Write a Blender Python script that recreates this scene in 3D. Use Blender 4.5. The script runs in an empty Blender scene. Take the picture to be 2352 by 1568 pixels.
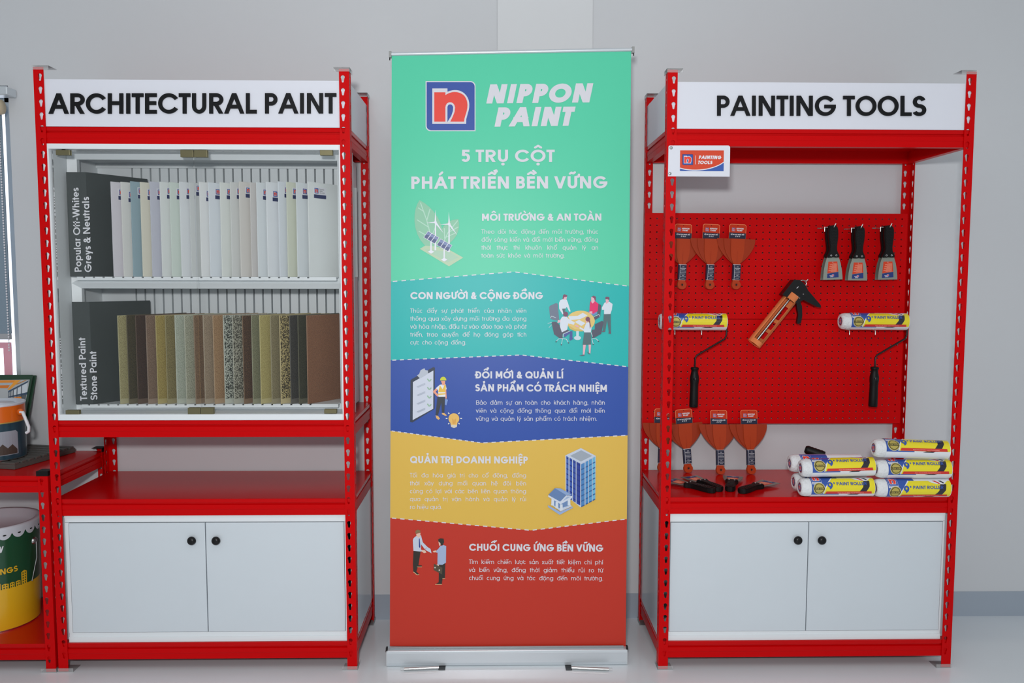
import bpy, bmesh, math, random, unicodedata
import numpy as np
from mathutils import Vector, Matrix
random.seed(7)
SC = bpy.context.scene
COL = SC.collection
# ------------------------------------------------------------------ camera
FPX, PITCH, YAW, ROLL, CZ = 1872.77, .07725, .01772, .00157, 1.32953
_cp, _sp, _cy, _sy = math.cos(PITCH), math.sin(PITCH), math.cos(YAW), math.sin(YAW)
_f = np.array([_sy*_cp, _cy*_cp, -_sp]); _r = np.array([_cy, -_sy, 0.]); _u = np.cross(_r, _f)
_cr, _sr = math.cos(ROLL), math.sin(ROLL)
CR = np.array([_cr*_r+_sr*_u, -_sr*_r+_cr*_u, _f])
cam = bpy.data.cameras.new('camera'); cam.sensor_width = 36; cam.lens = FPX/2352*36; cam.clip_start = .05
camo = bpy.data.objects.new('camera', cam); COL.objects.link(camo)
camo.matrix_world = Matrix([[CR[0][i], CR[1][i], -CR[2][i], (0, 0, CZ)[i]] for i in range(3)]+[[0, 0, 0, 1]])
SC.camera = camo
def P(px, py, y=None, z=None, x=None):
    """point of the real plane y= / z= / x= seen at photo pixel (px,py)"""
    d = CR.T@np.array([(px-1176)/FPX, (784-py)/FPX, 1.]); o = np.array([0, 0, CZ])
    t = y/d[1] if y is not None else ((z-CZ)/d[2] if z is not None else x/d[0])
    return Vector(o+t*d)
# ------------------------------------------------------------------ light, exposure
SC.view_settings.view_transform = 'Standard'; SC.view_settings.look = 'None'
SC.view_settings.exposure = -0.46; SC.view_settings.gamma = 1; SC.view_settings.use_curve_mapping = False
W = bpy.data.worlds.new('world'); SC.world = W; W.use_nodes = True
bg = W.node_tree.nodes['Background']; bg.inputs[0].default_value = (.88, .94, 1, 1); bg.inputs[1].default_value = .57
def area(name, loc, target, sx, sy, power, col=(1, 1, 1)):
    l = bpy.data.lights.new(name, 'AREA'); l.shape = 'RECTANGLE'; l.size = sx; l.size_y = sy; l.energy = power; l.color = col
    o = bpy.data.objects.new(name, l); COL.objects.link(o); o.location = loc
    o.rotation_euler = (Vector(target)-Vector(loc)).to_track_quat('-Z', 'Y').to_euler(); return o
area('flash', (-.12, -.30, 1.66), (.0, 3, 1.15), .2, .13, 58, (1, .99, .99))            # flash beside the lens: shadows fall straight back
area('window_light', (1.4, -3.4, 1.7), (.2, 3, 1.1), 3.6, 1.7, 14, (.94, .97, 1))
for i, x in enumerate((-1.3, .1, 1.5)):
    area('ceiling_light', (x, .3, 3.26), (x, .3, 0), .3, 1.6, 9, (1, .985, .96))
# ------------------------------------------------------------------ materials
def lin(c): return tuple(((v/255)/12.92 if v/255 <= .04045 else ((v/255+.055)/1.055)**2.4) for v in c)
MATS = {}
def mat(name, rgb=(200, 200, 200), rough=.5, metal=0, coat=0, spec=.5, bump=0, bscale=80, var=0, vscale=6, emit=0):
    if name in MATS: return MATS[name]
    m = bpy.data.materials.new(name); m.use_nodes = True; N = m.node_tree.nodes; L = m.node_tree.links
    b = N['Principled BSDF']; c = lin(rgb)+(1,)
    b.inputs['Base Color'].default_value = c; b.inputs['Roughness'].default_value = rough; b.inputs['Metallic'].default_value = metal
    b.inputs['Coat Weight'].default_value = coat; b.inputs['Coat Roughness'].default_value = .12; b.inputs['Specular IOR Level'].default_value = spec
    if emit: b.inputs['Emission Color'].default_value = c; b.inputs['Emission Strength'].default_value = emit
    if var or bump:
        tc = N.new('ShaderNodeTexCoord')
    if var:
        n = N.new('ShaderNodeTexNoise'); n.inputs['Scale'].default_value = vscale; n.inputs['Detail'].default_value = 4
        L.new(tc.outputs['Object'], n.inputs['Vector'])
        mx = N.new('ShaderNodeMix'); mx.data_type = 'RGBA'
        mx.inputs[6].default_value = tuple(v*(1-var) for v in c[:3])+(1,); mx.inputs[7].default_value = tuple(min(1, v*(1+var)) for v in c[:3])+(1,)
        L.new(n.outputs['Fac'], mx.inputs[0]); L.new(mx.outputs[2], b.inputs['Base Color'])
    if bump:
        n2 = N.new('ShaderNodeTexNoise'); n2.inputs['Scale'].default_value = bscale; n2.inputs['Detail'].default_value = 3
        L.new(tc.outputs['Object'], n2.inputs['Vector'])
        bp_ = N.new('ShaderNodeBump'); bp_.inputs['Strength'].default_value = bump; bp_.inputs['Distance'].default_value = .01
        L.new(n2.outputs['Fac'], bp_.inputs['Height']); L.new(bp_.outputs[0], b.inputs['Normal'])
    MATS[name] = m; return m
def stone(name, base, fleck, amount, scale=400):
    """coarse textured coating: a base colour with flecks of a second colour"""
    m = mat(name, base, .8); N = m.node_tree.nodes; L = m.node_tree.links; b = N['Principled BSDF']
    tc = N.new('ShaderNodeTexCoord'); n = N.new('ShaderNodeTexNoise'); n.inputs['Scale'].default_value = scale; n.inputs['Detail'].default_value = 2
    L.new(tc.outputs['Object'], n.inputs['Vector'])
    r = N.new('ShaderNodeValToRGB'); e = r.color_ramp.elements
    e[0].position = amount; e[0].color = lin(fleck)+(1,); e[1].position = amount+.1; e[1].color = lin(base)+(1,)
    L.new(n.outputs['Fac'], r.inputs[0]); L.new(r.outputs[0], b.inputs['Base Color'])
    bp_ = N.new('ShaderNodeBump'); bp_.inputs['Strength'].default_value = .6; bp_.inputs['Distance'].default_value = .004
    L.new(n.outputs['Fac'], bp_.inputs['Height']); L.new(bp_.outputs[0], b.inputs['Normal'])
    return m
def clear(name, tint, alpha, rough=.03, base=(255, 255, 255), ior=1.3):
    """thin clear sheet: straight-through transparency plus fresnel gloss and a little haze"""
    m = bpy.data.materials.new(name); m.use_nodes = True; N = m.node_tree.nodes; L = m.node_tree.links; N.clear()
    o = N.new('ShaderNodeOutputMaterial'); t = N.new('ShaderNodeBsdfTransparent'); t.inputs[0].default_value = tint+(1,)
    g = N.new('ShaderNodeBsdfGlossy'); g.inputs['Roughness'].default_value = rough
    d = N.new('ShaderNodeBsdfDiffuse'); d.inputs[0].default_value = lin(base)+(1,)
    fr = N.new('ShaderNodeFresnel'); fr.inputs[0].default_value = ior
    m1 = N.new('ShaderNodeMixShader'); m1.inputs[0].default_value = alpha; L.new(t.outputs[0], m1.inputs[1]); L.new(d.outputs[0], m1.inputs[2])
    m2 = N.new('ShaderNodeMixShader'); L.new(fr.outputs[0], m2.inputs[0]); L.new(m1.outputs[0], m2.inputs[1]); L.new(g.outputs[0], m2.inputs[2])
    L.new(m2.outputs[0], o.inputs[0]); MATS[name] = m; return m
RED = mat('red enamel', (200, 0, 4), .36, coat=.03, spec=.1, bump=.04, bscale=30)
DECKM = mat('red deck enamel', (196, 0, 4), .2, spec=.17, bump=.02, bscale=12)
REDP = mat('red pegboard paint', (202, 0, 4), .5, spec=.1)
WHITE = mat('white laminate', (208, 216, 222), .12, var=.02, spec=.55)
WHITE2 = mat('white aluminium', (228, 233, 236), .42)
SIGN = mat('white acrylic', (222, 224, 233), .3)
BLACK = mat('black acrylic', (17, 18, 21), .5, spec=.2)
KNOB = mat('black plastic', (12, 12, 14), .32, spec=.35)
RUBBER = mat('black rubber', (13, 13, 13), .5, spec=.25)
STEEL = mat('steel', (190, 192, 192), .28, 1)
BLADE = mat('blade steel', (165, 172, 160), .38, .85)
BRONZE = mat('bronze hinge', (128, 122, 92), .35, .75)
ALU = mat('anodised aluminium', (205, 212, 217), .33, .35)
GLASS = clear('cabinet glass', (.993, .998, .996), .006, base=(190, 205, 210))
CAP = clear('clear plastic cap', (.97, .972, .972), .16, .15, base=(240, 242, 242), ior=1.12)
WALLM = mat('painted wall', (205, 208, 211), .55, var=.02, vscale=1.5, bump=.02, bscale=140)
FLOORM = mat('grey epoxy', (222, 229, 233), .16, var=.04, vscale=2.5, coat=.2, bump=.015, bscale=9)
BASEM = mat('grey skirting paint', (160, 171, 183), .4)
PW_ = mat('print white', (228, 228, 234), .45)
NAVY = mat('print navy', (22, 30, 72), .45)
NBLUE = mat('print blue', (40, 76, 160), .45)
NRED = mat('print red', (232, 62, 48), .45)
ORANGE = mat('orange card', (212, 62, 22), .45)
# ------------------------------------------------------------------ mesh helpers
class MB:
    def __init__(s): s.v = []; s.f = []; s.m = []; s.s = []; s.mats = []
    def raw(s, vs, fs, m, smooth=False):
        if m not in s.mats: s.mats.append(m)
        k = s.mats.index(m); n = len(s.v); s.v += [tuple(q) for q in vs]
        for f in fs: s.f.append([i+n for i in f]); s.m.append(k); s.s.append(smooth)
        return s
    def poly(s, pts, m): return s.raw(pts, [range(len(pts))], m)
    def box(s, x0, x1, y0, y1, z0, z1, m):
        return s.raw([(x, y, z) for x in (x0, x1) for y in (y0, y1) for z in (z0, z1)],
                     [(0, 1, 3, 2), (4, 6, 7, 5), (0, 4, 5, 1), (2, 3, 7, 6), (0, 2, 6, 4), (1, 5, 7, 3)], m)
    def prism(s, pts, a0, a1, ax, m, smooth=False):
        mk = {'x': lambda p, a: (a, p[0], p[1]), 'y': lambda p, a: (p[0], a, p[1]), 'z': lambda p, a: (p[0], p[1], a)}[ax]
        n = len(pts); vs = [mk(p, a0) for p in pts]+[mk(p, a1) for p in pts]
        s.raw(vs, [range(n-1, -1, -1), range(n, 2*n)], m)
        return s.raw(vs, [(i, (i+1) % n, n+(i+1) % n, n+i) for i in range(n)], m, smooth)
    def tube(s, path, r, m, n=8, smooth=True):
        path = [Vector(p) for p in path]; rs = r if isinstance(r, (list, tuple)) else [r]*len(path); vs = []
        t0 = (path[1]-path[0]).normalized(); up = Vector((0, 0, 1)) if abs(t0.z) < .9 else Vector((1, 0, 0)); a = t0.cross(up).normalized()
        for i, p in enumerate(path):
            t = (path[min(i+1, len(path)-1)]-path[max(i-1, 0)]).normalized(); a = (a-t*a.dot(t)).normalized(); b = t.cross(a)
            vs += [p+(a*math.cos(2*math.pi*k/n)+b*math.sin(2*math.pi*k/n))*rs[i] for k in range(n)]
        fs = [(i*n+k, i*n+(k+1) % n, (i+1)*n+(k+1) % n, (i+1)*n+k) for i in range(len(path)-1) for k in range(n)]
        s.raw(vs, fs, m, smooth); e = (len(path)-1)*n
        return s.raw(vs, [range(n-1, -1, -1), range(e, e+n)], m)
    def lathe(s, prof, m, n=32, org=(0, 0, 0), ax='z', smooth=True):
        """prof: (radius, height) pairs about an axis through org"""
        vs = []
        for r, h in prof:
            for k in range(n):
                c, d = r*math.cos(2*math.pi*k/n), r*math.sin(2*math.pi*k/n)
                q = {'z': (c, d, h), 'y': (c, h, d), 'x': (h, c, d)}[ax]; vs.append((q[0]+org[0], q[1]+org[1], q[2]+org[2]))
        return s.raw(vs, [(i*n+k, i*n+(k+1) % n, (i+1)*n+(k+1) % n, (i+1)*n+k) for i in range(len(prof)-1) for k in range(n)], m, smooth)
    def xf(s, M):
        s.v = [tuple(M@Vector(q)) for q in s.v]; return s
    def mesh(s, name):
        me = bpy.data.meshes.new(name); me.from_pydata(s.v, [], s.f)
        for m in s.mats: me.materials.append(m)
        me.polygons.foreach_set('material_index', s.m); me.polygons.foreach_set('use_smooth', s.s); me.update(); return me
    def build(s, name, parent=None, bevel=0, base=True):
        """one mesh object; with no parent the origin goes to the middle of its foot"""
        off = Vector((0, 0, 0))
        if parent is None and base:
            a = np.array(s.v); off = Vector(((a[:, 0].min()+a[:, 0].max())/2, (a[:, 1].min()+a[:, 1].max())/2, a[:, 2].min()))
            s.v = [tuple(Vector(q)-off) for q in s.v]
        o = bpy.data.objects.new(name, s.mesh(name)); COL.objects.link(o); o.location = off
        if parent is not None: o.parent = parent
        if bevel:
            b = o.modifiers.new('edge', 'BEVEL'); b.width = bevel; b.segments = 2; b.limit_method = 'ANGLE'; b.angle_limit = math.radians(50)
        return o
def thing(name, label, cat, loc=(0, 0, 0), rot=(0, 0, 0), group=None):
    o = bpy.data.objects.new(name, None); COL.objects.link(o); o.empty_display_size = .05
    o.location = loc; o.rotation_euler = rot; return tag(o, label, cat, group)
def tag(o, label, cat, group=None):
    o['label'] = label; o['category'] = cat
    if group: o['group'] = group
    return o
def struct(name, mb):
    o = mb.build(name); o['kind'] = 'structure'; return o
KIDS = {}
def dup(root, loc, rot, label, group=None):
    def cp(o, par):
        c = o.copy(); COL.objects.link(c)
        if par is not None: c.parent = par
        for ch in list(o.children): cp(ch, c)
        return c
    r = cp(root, None); r.location = loc; r.rotation_euler = rot; r['label'] = label
    if group: r['group'] = group
    return r
# ------------------------------------------------------------------ lettering: a geometric stroke alphabet
XH = .72
def _c(cx, cy, rx, ry, a0=0, a1=360): return ('a', cx, cy, rx, ry, a0, a1)
def _l(*p): return ('l',)+p
def _n(*p): return ('n',)+p
def _e(*p): return ('e',)+p
ST = _l((0, 0), (0, 1))
GL = {
 'A': (.97, [_l((0, 0), (.5, 1)), _l((1, 0), (.5, 1)), _l((.2, .3), (.8, .3))]),
 'B': (.62, [ST, _n((0, 1), (.52, 1)), _c(.52, .76, .42, .24, 90, -90), _n((0, .52), (.58, .52)), _n((0, 0), (.58, 0)), _c(.58, .26, .42, .26, 90, -90)]),
 'C': (1.03, [_c(.5, .5, .5, .5, 33, 327)]),
 'D': (.76, [ST, _n((0, 1), (.38, 1)), _n((0, 0), (.38, 0)), _c(.38, .5, .62, .5, 90, -90)]),
 'E': (.56, [ST, _l((0, 1), (1, 1)), _l((0, .52), (.92, .52)), _l((0, 0), (1, 0))]),
 'F': (.54, [ST, _l((0, 1), (1, 1)), _l((0, .52), (.9, .52))]),
 'G': (1.0, [_c(.5, .5, .5, .5, 38, 355), _l((.55, .46), (1, .46))]),
 'H': (.74, [ST, _l((1, 0), (1, 1)), _l((0, .52), (1, .52))]),
 'I': (0, [_l((.5, 0), (.5, 1))]),
 'K': (.68, [ST, _l((.05, .4), (.95, 1)), _l((.3, .58), (1, 0))]),
 'L': (.52, [ST, _l((0, 0), (1, 0))]),
 'M': (.88, [ST, _l((1, 0), (1, 1)), _l((0, 1), (.5, .22)), _l((1, 1), (.5, .22))]),
 'N': (.78, [ST, _l((1, 0), (1, 1)), _l((0, 1), (1, 0))]),
 'O': (1.0, [_c(.5, .5, .5, .5)]),
 'P': (.6, [ST, _n((0, 1), (.5, 1)), _c(.5, .74, .5, .26, 90, -90), _n((0, .48), (.5, .48))]),
 'Q': (.98, [_c(.5, .5, .5, .5), _l((.6, .32), (.98, .0))]),
 'R': (.68, [ST, _n((0, 1), (.5, 1)), _c(.5, .74, .5, .26, 90, -90), _n((0, .48), (.5, .48)), _l((.42, .48), (1, 0))]),
 'S': (.66, [_c(.5, .75, .44, .25, 20, 270), _c(.5, .25, .5, .25, 90, -155)]),
 'T': (.56, [_l((0, 1), (1, 1)), _l((.5, 0), (.5, 1))]),
 'U': (.68, [_e((0, .34), (0, 1)), _e((1, .34), (1, 1)), _c(.5, .34, .5, .34, 180, 360)]),
 'V': (.84, [_l((0, 1), (.5, 0)), _l((1, 1), (.5, 0))]),
 'W': (1.2, [_l((0, 1), (.27, 0)), _l((.5, 1), (.27, 0)), _l((.5, 1), (.73, 0)), _l((1, 1), (.73, 0))]),
 'X': (.74, [_l((0, 0), (1, 1)), _l((0, 1), (1, 0))]),
 'Y': (.76, [_l((0, 1), (.5, .45)), _l((1, 1), (.5, .45)), _l((.5, 0), (.5, .5))]),
 '&': (.74, [_l((.98, 0), (.28, .68)), _c(.44, .79, .24, .21, 215, -60), _l((.58, .63), (.14, .42)), _c(.36, .24, .36, .24, 120, 300), _l((.5, .03), (.98, .5))]),
 '5': (.58, [_l((.9, 1), (.16, 1)), _l((.16, 1), (.08, .5)), _c(.46, .32, .54, .32, 145, -150)]),
 '9': (.62, [_c(.5, .68, .5, .32), _c(.08, .66, .92, .64, 2, -70)]),
 '1': (.28, [_l((1, 0), (1, 1)), _l((1, 1), (0, .78))]), '0': (.66, [_c(.5, .5, .5, .5)]),
 '2': (.56, [_c(.5, .72, .48, .28, 165, -35), _l((.88, .54), (.02, 0)), _l((0, 0), (1, 0))]),
 '4': (.62, [_l((.72, 0), (.72, 1)), _l((.72, 1), (0, .27)), _l((0, .27), (1, .27))]),
 '6': (.6, [_c(.5, .32, .5, .32), _l((.03, .45), (.5, 1))]),
 '-': (.34, [_l((0, .36), (1, .36))]),
 '.': (0, [('d', .5, 0)]), ',': (0, [('d', .5, 0), _l((.5, .02), (-.2, -.16))]),
 '"': (.2, [_l((0, .72), (0, 1)), _l((1, .72), (1, 1))]),
 '|': (0, [_l((.5, -.1), (.5, 1.1))]),
}
O_ = _c(.5, .5, .5, .5)
GLX = {
 'a': (.66, [O_, _l((1, 0), (1, 1))]), 'b': (.66, [O_, _l((0, 0), (0, 1.4))]), 'c': (.58, [_c(.5, .5, .5, .5, 45, 315)]),
 'd': (.66, [O_, _l((1, 0), (1, 1.4))]), 'e': (.64, [_c(.5, .5, .5, .5, 0, 318), _l((0, .5), (1, .5))]),
 'f': (.36, [_e((.4, 1.1), (.4, 0)), _c(.95, 1.12, .55, .26, 180, 80), _l((0, 1), (1, 1))]),
 'g': (.66, [O_, _e((1, -.1), (1, 1)), _c(.5, -.08, .5, .32, 0, -150)]), 'h': (.54, [_l((0, 0), (0, 1.4)), _c(.5, .52, .5, .48, 180, 0), _e((1, .52), (1, 0))]),
 'i': (0, [_l((.5, 0), (.5, 1)), ('d', .5, 1.4)]), 'k': (.52, [_l((0, 0), (0, 1.4)), _l((.05, .36), (.95, 1)), _l((.35, .56), (1, 0))]),
 'l': (0, [_l((.5, 0), (.5, 1.4))]), 'm': (.94, [ST, _c(.25, .62, .25, .38, 180, 0), _e((.5, .62), (.5, 0)), _c(.75, .62, .25, .38, 180, 0), _e((1, .62), (1, 0))]),
 'n': (.54, [ST, _c(.5, .52, .5, .48, 180, 0), _e((1, .52), (1, 0))]), 'o': (.66, [O_]),
 'p': (.66, [O_, _l((0, -.4), (0, 1))]), 'q': (.66, [O_, _l((1, -.4), (1, 1))]), 'r': (.34, [ST, _c(1, .45, 1, .55, 180, 85)]),
 's': (.46, [_c(.5, .75, .42, .25, 20, 270), _c(.5, .25, .5, .25, 90, -155)]), 't': (.36, [_l((.42, 0), (.42, 1.28)), _l((0, 1), (1, 1))]),
 'u': (.54, [_e((0, .48), (0, 1)), _l((1, 0), (1, 1)), _c(.5, .48, .5, .48, 180, 360)]), 'v': (.56, [_l((0, 1), (.5, 0)), _l((1, 1), (.5, 0))]),
 'w': (.86, [_l((0, 1), (.27, 0)), _l((.5, 1), (.27, 0)), _l((.5, 1), (.73, 0)), _l((1, 1), (.73, 0))]),
 'x': (.54, [_l((0, 0), (1, 1)), _l((0, 1), (1, 0))]), 'y': (.58, [_l((0, 1), (.52, 0)), _l((1, 1), (.3, -.4))]),
}
def clip(poly, ax, lim, keep_above):
    out = []; n = len(poly)
    for i in range(n):
        a, b = poly[i], poly[(i+1) % n]; ia, ib = (a[ax] >= lim) == keep_above, (b[ax] >= lim) == keep_above
        if a[ax] == lim: ia = True
        if b[ax] == lim: ib = True
        if ia: out.append(a)
        if ia != ib:
            t = (lim-a[ax])/(b[ax]-a[ax]); q = [a[0]+(b[0]-a[0])*t, a[1]+(b[1]-a[1])*t]; q[ax] = lim; out.append(tuple(q))
    return out
def glyph(ch, t, fine):
    """polygons (cap height = 1) and advance width of one character"""
    dec = unicodedata.normalize('NFD', ch); b = dec[0]; marks = dec[1:]; bar = False
    if b in 'đĐ': bar = True; b = {'đ': 'd', 'Đ': 'D'}[b]
    low = b in GLX; w, strokes = GLX[b] if low else GL[b]
    H = XH if low else 1.
    w = max(w, t)
    def fx(x): return t/2+x*(w-t)
    def fy(y):
        if not low: return t/2+y*(1-t)
        if y > 1: return (H-t/2)+(y-1)/.4*(1-H)
        if y < 0: return t/2+y/.4*.26
        return t/2+y*(H-t)
    out = []
    def fyF(y):
        if not low: return y
        if y > 1: return H+(y-1)/.4*(1-H)
        return y*.65 if y < 0 else y*H
    def diag(p, q):
        y0, y1 = fyF(p[1]), fyF(q[1]); dy = abs(y1-y0); hw = t/2
        for _ in range(4):
            e = hw-t/2; X = [fx(v)+(e if v < .01 else -e if v > .99 else 0) for v in (p[0], q[0])]; hw = t/2*math.hypot(X[1]-X[0], dy)/dy
        out.append([(X[0]-hw, y0), (X[0]+hw, y0), (X[1]+hw, y1), (X[1]-hw, y1)])
    def seg(p, q, cap=True, ylim=None):
        d = Vector((q[0]-p[0], q[1]-p[1])); L = d.length
        if L < 1e-6: return
        d /= L; n = Vector((-d.y, d.x))*t/2; e = 0
        e0 = 0 if cap == 'e' else None
        if cap: e = t/2 if abs(d.x) < .02 or abs(d.y) < .02 else t*.8
        a = Vector(p)-d*(e if e0 is None else 0); c = Vector(q)+d*e
        pl = [tuple(a-n), tuple(c-n), tuple(c+n), tuple(a+n)]
        if cap and abs(d.x) > .02 and abs(d.y) > .02:
            lo, hi = min(p[1], q[1])-t/2, max(p[1], q[1])+t/2
            pl = clip(pl, 1, lo, True); pl = clip(pl, 1, hi, False)
        if len(pl) > 2: out.append(pl)
    def arc(cx, cy, rx, ry, a0, a1):
        n = max(3, int(abs(a1-a0)/(10 if fine else 24))); pi, po = None, None
        for i in range(n+1):
            a = math.radians(a0+(a1-a0)*i/n); c, s = math.cos(a), math.sin(a)
            o = (cx+(rx+t/2)*c, cy+(ry+t/2)*s); k = (cx+(rx-t/2)*c, cy+(ry-t/2)*s)
            if pi: out.append([pi, po, o, k])
            pi, po = k, o
    top = [m for m in marks if m != '\u0323' and m != '\u031b']
    for s in strokes:
        if s[0] == 'l' and abs(s[1][0]-s[2][0]) > .02 and abs(s[1][1]-s[2][1]) > .05 and not (b in ',9'): diag(s[1], s[2])
        elif s[0] in 'lne': seg((fx(s[1][0]), fy(s[1][1])), (fx(s[2][0]), fy(s[2][1])), {'l': True, 'n': False, 'e': 'e'}[s[0]])
        elif s[0] == 'a':
            y0, y1 = fy(s[2]-s[4]), fy(s[2]+s[4]); arc(fx(s[1]), (y0+y1)/2, s[3]*(w-t), (y1-y0)/2, s[5], s[6])
        elif not (b == 'i' and top):
            k = t*.62; cx, cy = fx(s[1]), fy(s[2])
            if s[2] == 0: cy = k
            out.append([(cx+k*math.cos(j*math.pi/4), cy+k*math.sin(j*math.pi/4)) for j in range(8)])
    if bar:
        if low: seg((w*.5, .88), (w+.08, .88), False)
        else: seg((-.12, .5), (w*.45, .5), False)
    tm = t*.8; t_ = t; x = w/2; y = H+.09+tm/2; base = None
    def ms(p, q):
        nonlocal t
        k = t; t = tm; seg(p, q, False); t = k
        for c in (p, q): out.append([(c[0]+tm/2*math.cos(j*math.pi/4), c[1]+tm/2*math.sin(j*math.pi/4)) for j in range(8)])
    for m in marks:
        if m == '\u0323':
            k = t*.62; out.append([(w/2+k*math.cos(j*math.pi/4), -.17+k*math.sin(j*math.pi/4)) for j in range(8)])
        elif m == '\u031b':
            ms((w-t/2, H-.06), (w+.1, H-.02)); ms((w+.1, H-.04), (w+.12, H+.13))
        elif m == '\u0302': ms((x-.2, y), (x, y+.15)); ms((x+.2, y), (x, y+.15)); base = 1
        elif m == '\u0306': ms((x-.18, y+.13), (x-.07, y+.02)); ms((x-.09, y+.02), (x+.09, y+.02)); ms((x+.07, y+.02), (x+.18, y+.13)); base = 1
    xx, yy = (x+.26, y+.12) if base else (x, y)
    for m in marks:
        if m == '\u0301': ms((xx-.07, yy-.02), (xx+.1, yy+.16))
        elif m == '\u0300': ms((xx+.07, yy-.02), (xx-.1, yy+.16))
        elif m == '\u0309': ms((xx-.08, yy+.15), (xx+.05, yy+.19)); ms((xx+.05, yy+.2), (xx+.08, yy+.1)); ms((xx+.09, yy+.12), (xx, yy+.05)); ms((xx, yy+.07), (xx, yy-.03))
        elif m == '\u0303': ms((xx-.17, yy+.03), (xx-.07, yy+.12)); ms((xx-.08, yy+.12), (xx+.07, yy+.05)); ms((xx+.06, yy+.05), (xx+.17, yy+.14))
    return out, w
STRL, STRR = set('BDEFHIKLMNPRUĐbhiklmnprudđ1'), set('HIMNUdhimnuaglqđ')
def text_run(txt, t, track=.11, fine=False, space=.32):
    polys = []; x = 0; k = track/.11
    for ch in txt:
        if ch == ' ': x += space; continue
        b = unicodedata.normalize('NFD', ch)[0]; g, w = glyph(ch, t, fine)
        lb = .075 if b in STRL else (.01 if b in 'AVWXYTvwxytf"' else .04); rb = .075 if b in STRR else (.01 if b in 'AVWXYTFLvwxytr"' else .035)
        if b in 'Cc': w *= .925
        x += lb*k; polys += [[(q[0]+x, q[1]) for q in pl] for pl in g]; x += w+rb*k
    return polys, x
def text_on(mb, txt, p0, p1, cap, fn, m, t=.18, shear=0, fine=False, just=None, track=.11, depth=None):
    """letters between photo points p0..p1 (baseline), cap height in the same units, laid on a surface by fn(px,py)"""
    p0, p1 = Vector(p0), Vector(p1); L = (p1-p0).length; d = (p1-p0)/L; up = Vector((d.y, -d.x))
    def put(polys, x0, sx):
        for j, pl in enumerate(polys):
            e = Vector((0, -.000012*(j % 11), 0)); q = [p0+d*(x0+c[0]*sx+shear*c[1]*cap)+up*(c[1]*cap) for c in pl]
            if depth is None: mb.poly([Vector(fn(a.x, a.y))+e for a in q], m)
            else:
                a = [Vector(fn(k.x, k.y))+e for k in q]; n = len(a); b = [k+Vector(depth) for k in a]
                mb.raw(a+b, [range(n), range(2*n-1, n-1, -1)]+[(i, (i+1) % n, n+(i+1) % n, n+i) for i in range(n)], m)
    if just is None:
        polys, w = text_run(txt, t, track, fine); put(polys, 0, L/w); return
    runs = [text_run(wd, t, track, fine) for wd in txt.split()]
    sx = cap*just; tot = sum(r[1] for r in runs)*sx; gap = (L-tot)/max(1, len(runs)-1)
    if gap < .2*sx: sx = (L-.28*cap*just*(len(runs)-1))/sum(r[1] for r in runs); gap = .28*cap*just
    x = 0
    for polys, w in runs: put(polys, x, sx); x += w*sx+gap
# the round-shouldered lower-case letter in a blue square: outline traced in a 0..1570 square
def _bez(p0, p1, p2, p3, n=8):
    return [tuple((1-t)**3*a+3*t*(1-t)**2*b+3*t*t*(1-t)*c+t**3*e for a, b, c, e in zip(p0, p1, p2, p3)) for t in [i/n for i in range(n+1)]]
LG_OUT = [(345, 345), (708, 345), (708, 425)]+_bez((708, 425), (860, 360), (1010, 370), (1120, 470))+_bez((1120, 470), (1240, 580), (1260, 760), (1200, 930))+[(1160, 1080), (1158, 1196), (345, 1196)]
LG_RED = [(390, 437), (660, 437), (660, 505)]+_bez((660, 505), (790, 410), (960, 400), (1090, 500))+_bez((1090, 500), (1200, 600), (1210, 760), (1160, 930))+[(1118, 1060), (1106, 1142), (390, 1142)]
LG_CW = [(660, 1160), (660, 800)]+_bez((660, 800), (665, 640), (870, 630), (890, 800))+[(880, 900), (840, 1010), (765, 1160)]
LG_CN = [(707, 1155), (707, 800)]+_bez((707, 800), (710, 705), (830, 700), (845, 800))+[(838, 890), (800, 1000)]
def _rr(x0, x1, y0, y1, r):
    o = [(x0, y0)]+[(x1-r+r*math.sin(a), y0+r-r*math.cos(a)) for a in [i*math.pi/12 for i in range(7)]]
    return o+[(x1, y1)]+[(x0+r-r*math.sin(a), y1-r+r*math.cos(a)) for a in [i*math.pi/12 for i in range(7)]]
LG_B1, LG_B2 = _rr(183, 1382, 170, 1370, 120), _rr(208, 1360, 194, 1348, 105)
def logo(mb, fn, x0, y0, size, simple=False):
    """fn(px,py,layer); x0,y0 = top left of the blue square, size = its side"""
    k = size/1199
    for i, (pts, m) in enumerate(((LG_B1, PW_), (LG_B2, NBLUE), (LG_OUT, PW_), (LG_RED, NRED), (LG_CW, PW_), (LG_CN, NBLUE))):
        mb.poly([fn(x0+(a-183)*k, y0+(b-170)*k, i*.5) for a, b in pts[::2 if simple else 1]], m)
# ------------------------------------------------------------------ the room
WY = 3.103
WX0, WZ0, WZ1 = -1.806, .86, 2.035          # window opening: its right jamb, sill and head
mb = MB()
mb.box(WX0, 3.6, WY, WY+.12, 0, 3.3, WALLM); mb.box(-3.4, WX0, WY, WY+.12, 0, WZ0, WALLM); mb.box(-3.4, WX0, WY, WY+.12, WZ1, 3.3, WALLM); mb.box(-3.4, -3.0, WY, WY+.12, WZ0, WZ1, WALLM)
struct('wall_back', mb)
struct('floor', MB().box(-3.4, 3.6, -4.2, WY+.12, -.1, 0, FLOORM))
struct('ceiling', MB().box(-3.4, 3.6, -1.2, WY+.12, 3.3, 3.4, mat('ceiling white', (225, 226, 226), .7)))
struct('baseboard_back', MB().box(-3.4, 3.6, WY-.003, WY, 0, .1, BASEM))
struct('trim_1', MB().box(0.0, .352, WY-.006, WY-.0031, 0, 3.3, mat('pilaster paint', (216, 219, 221), .5)))
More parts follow.
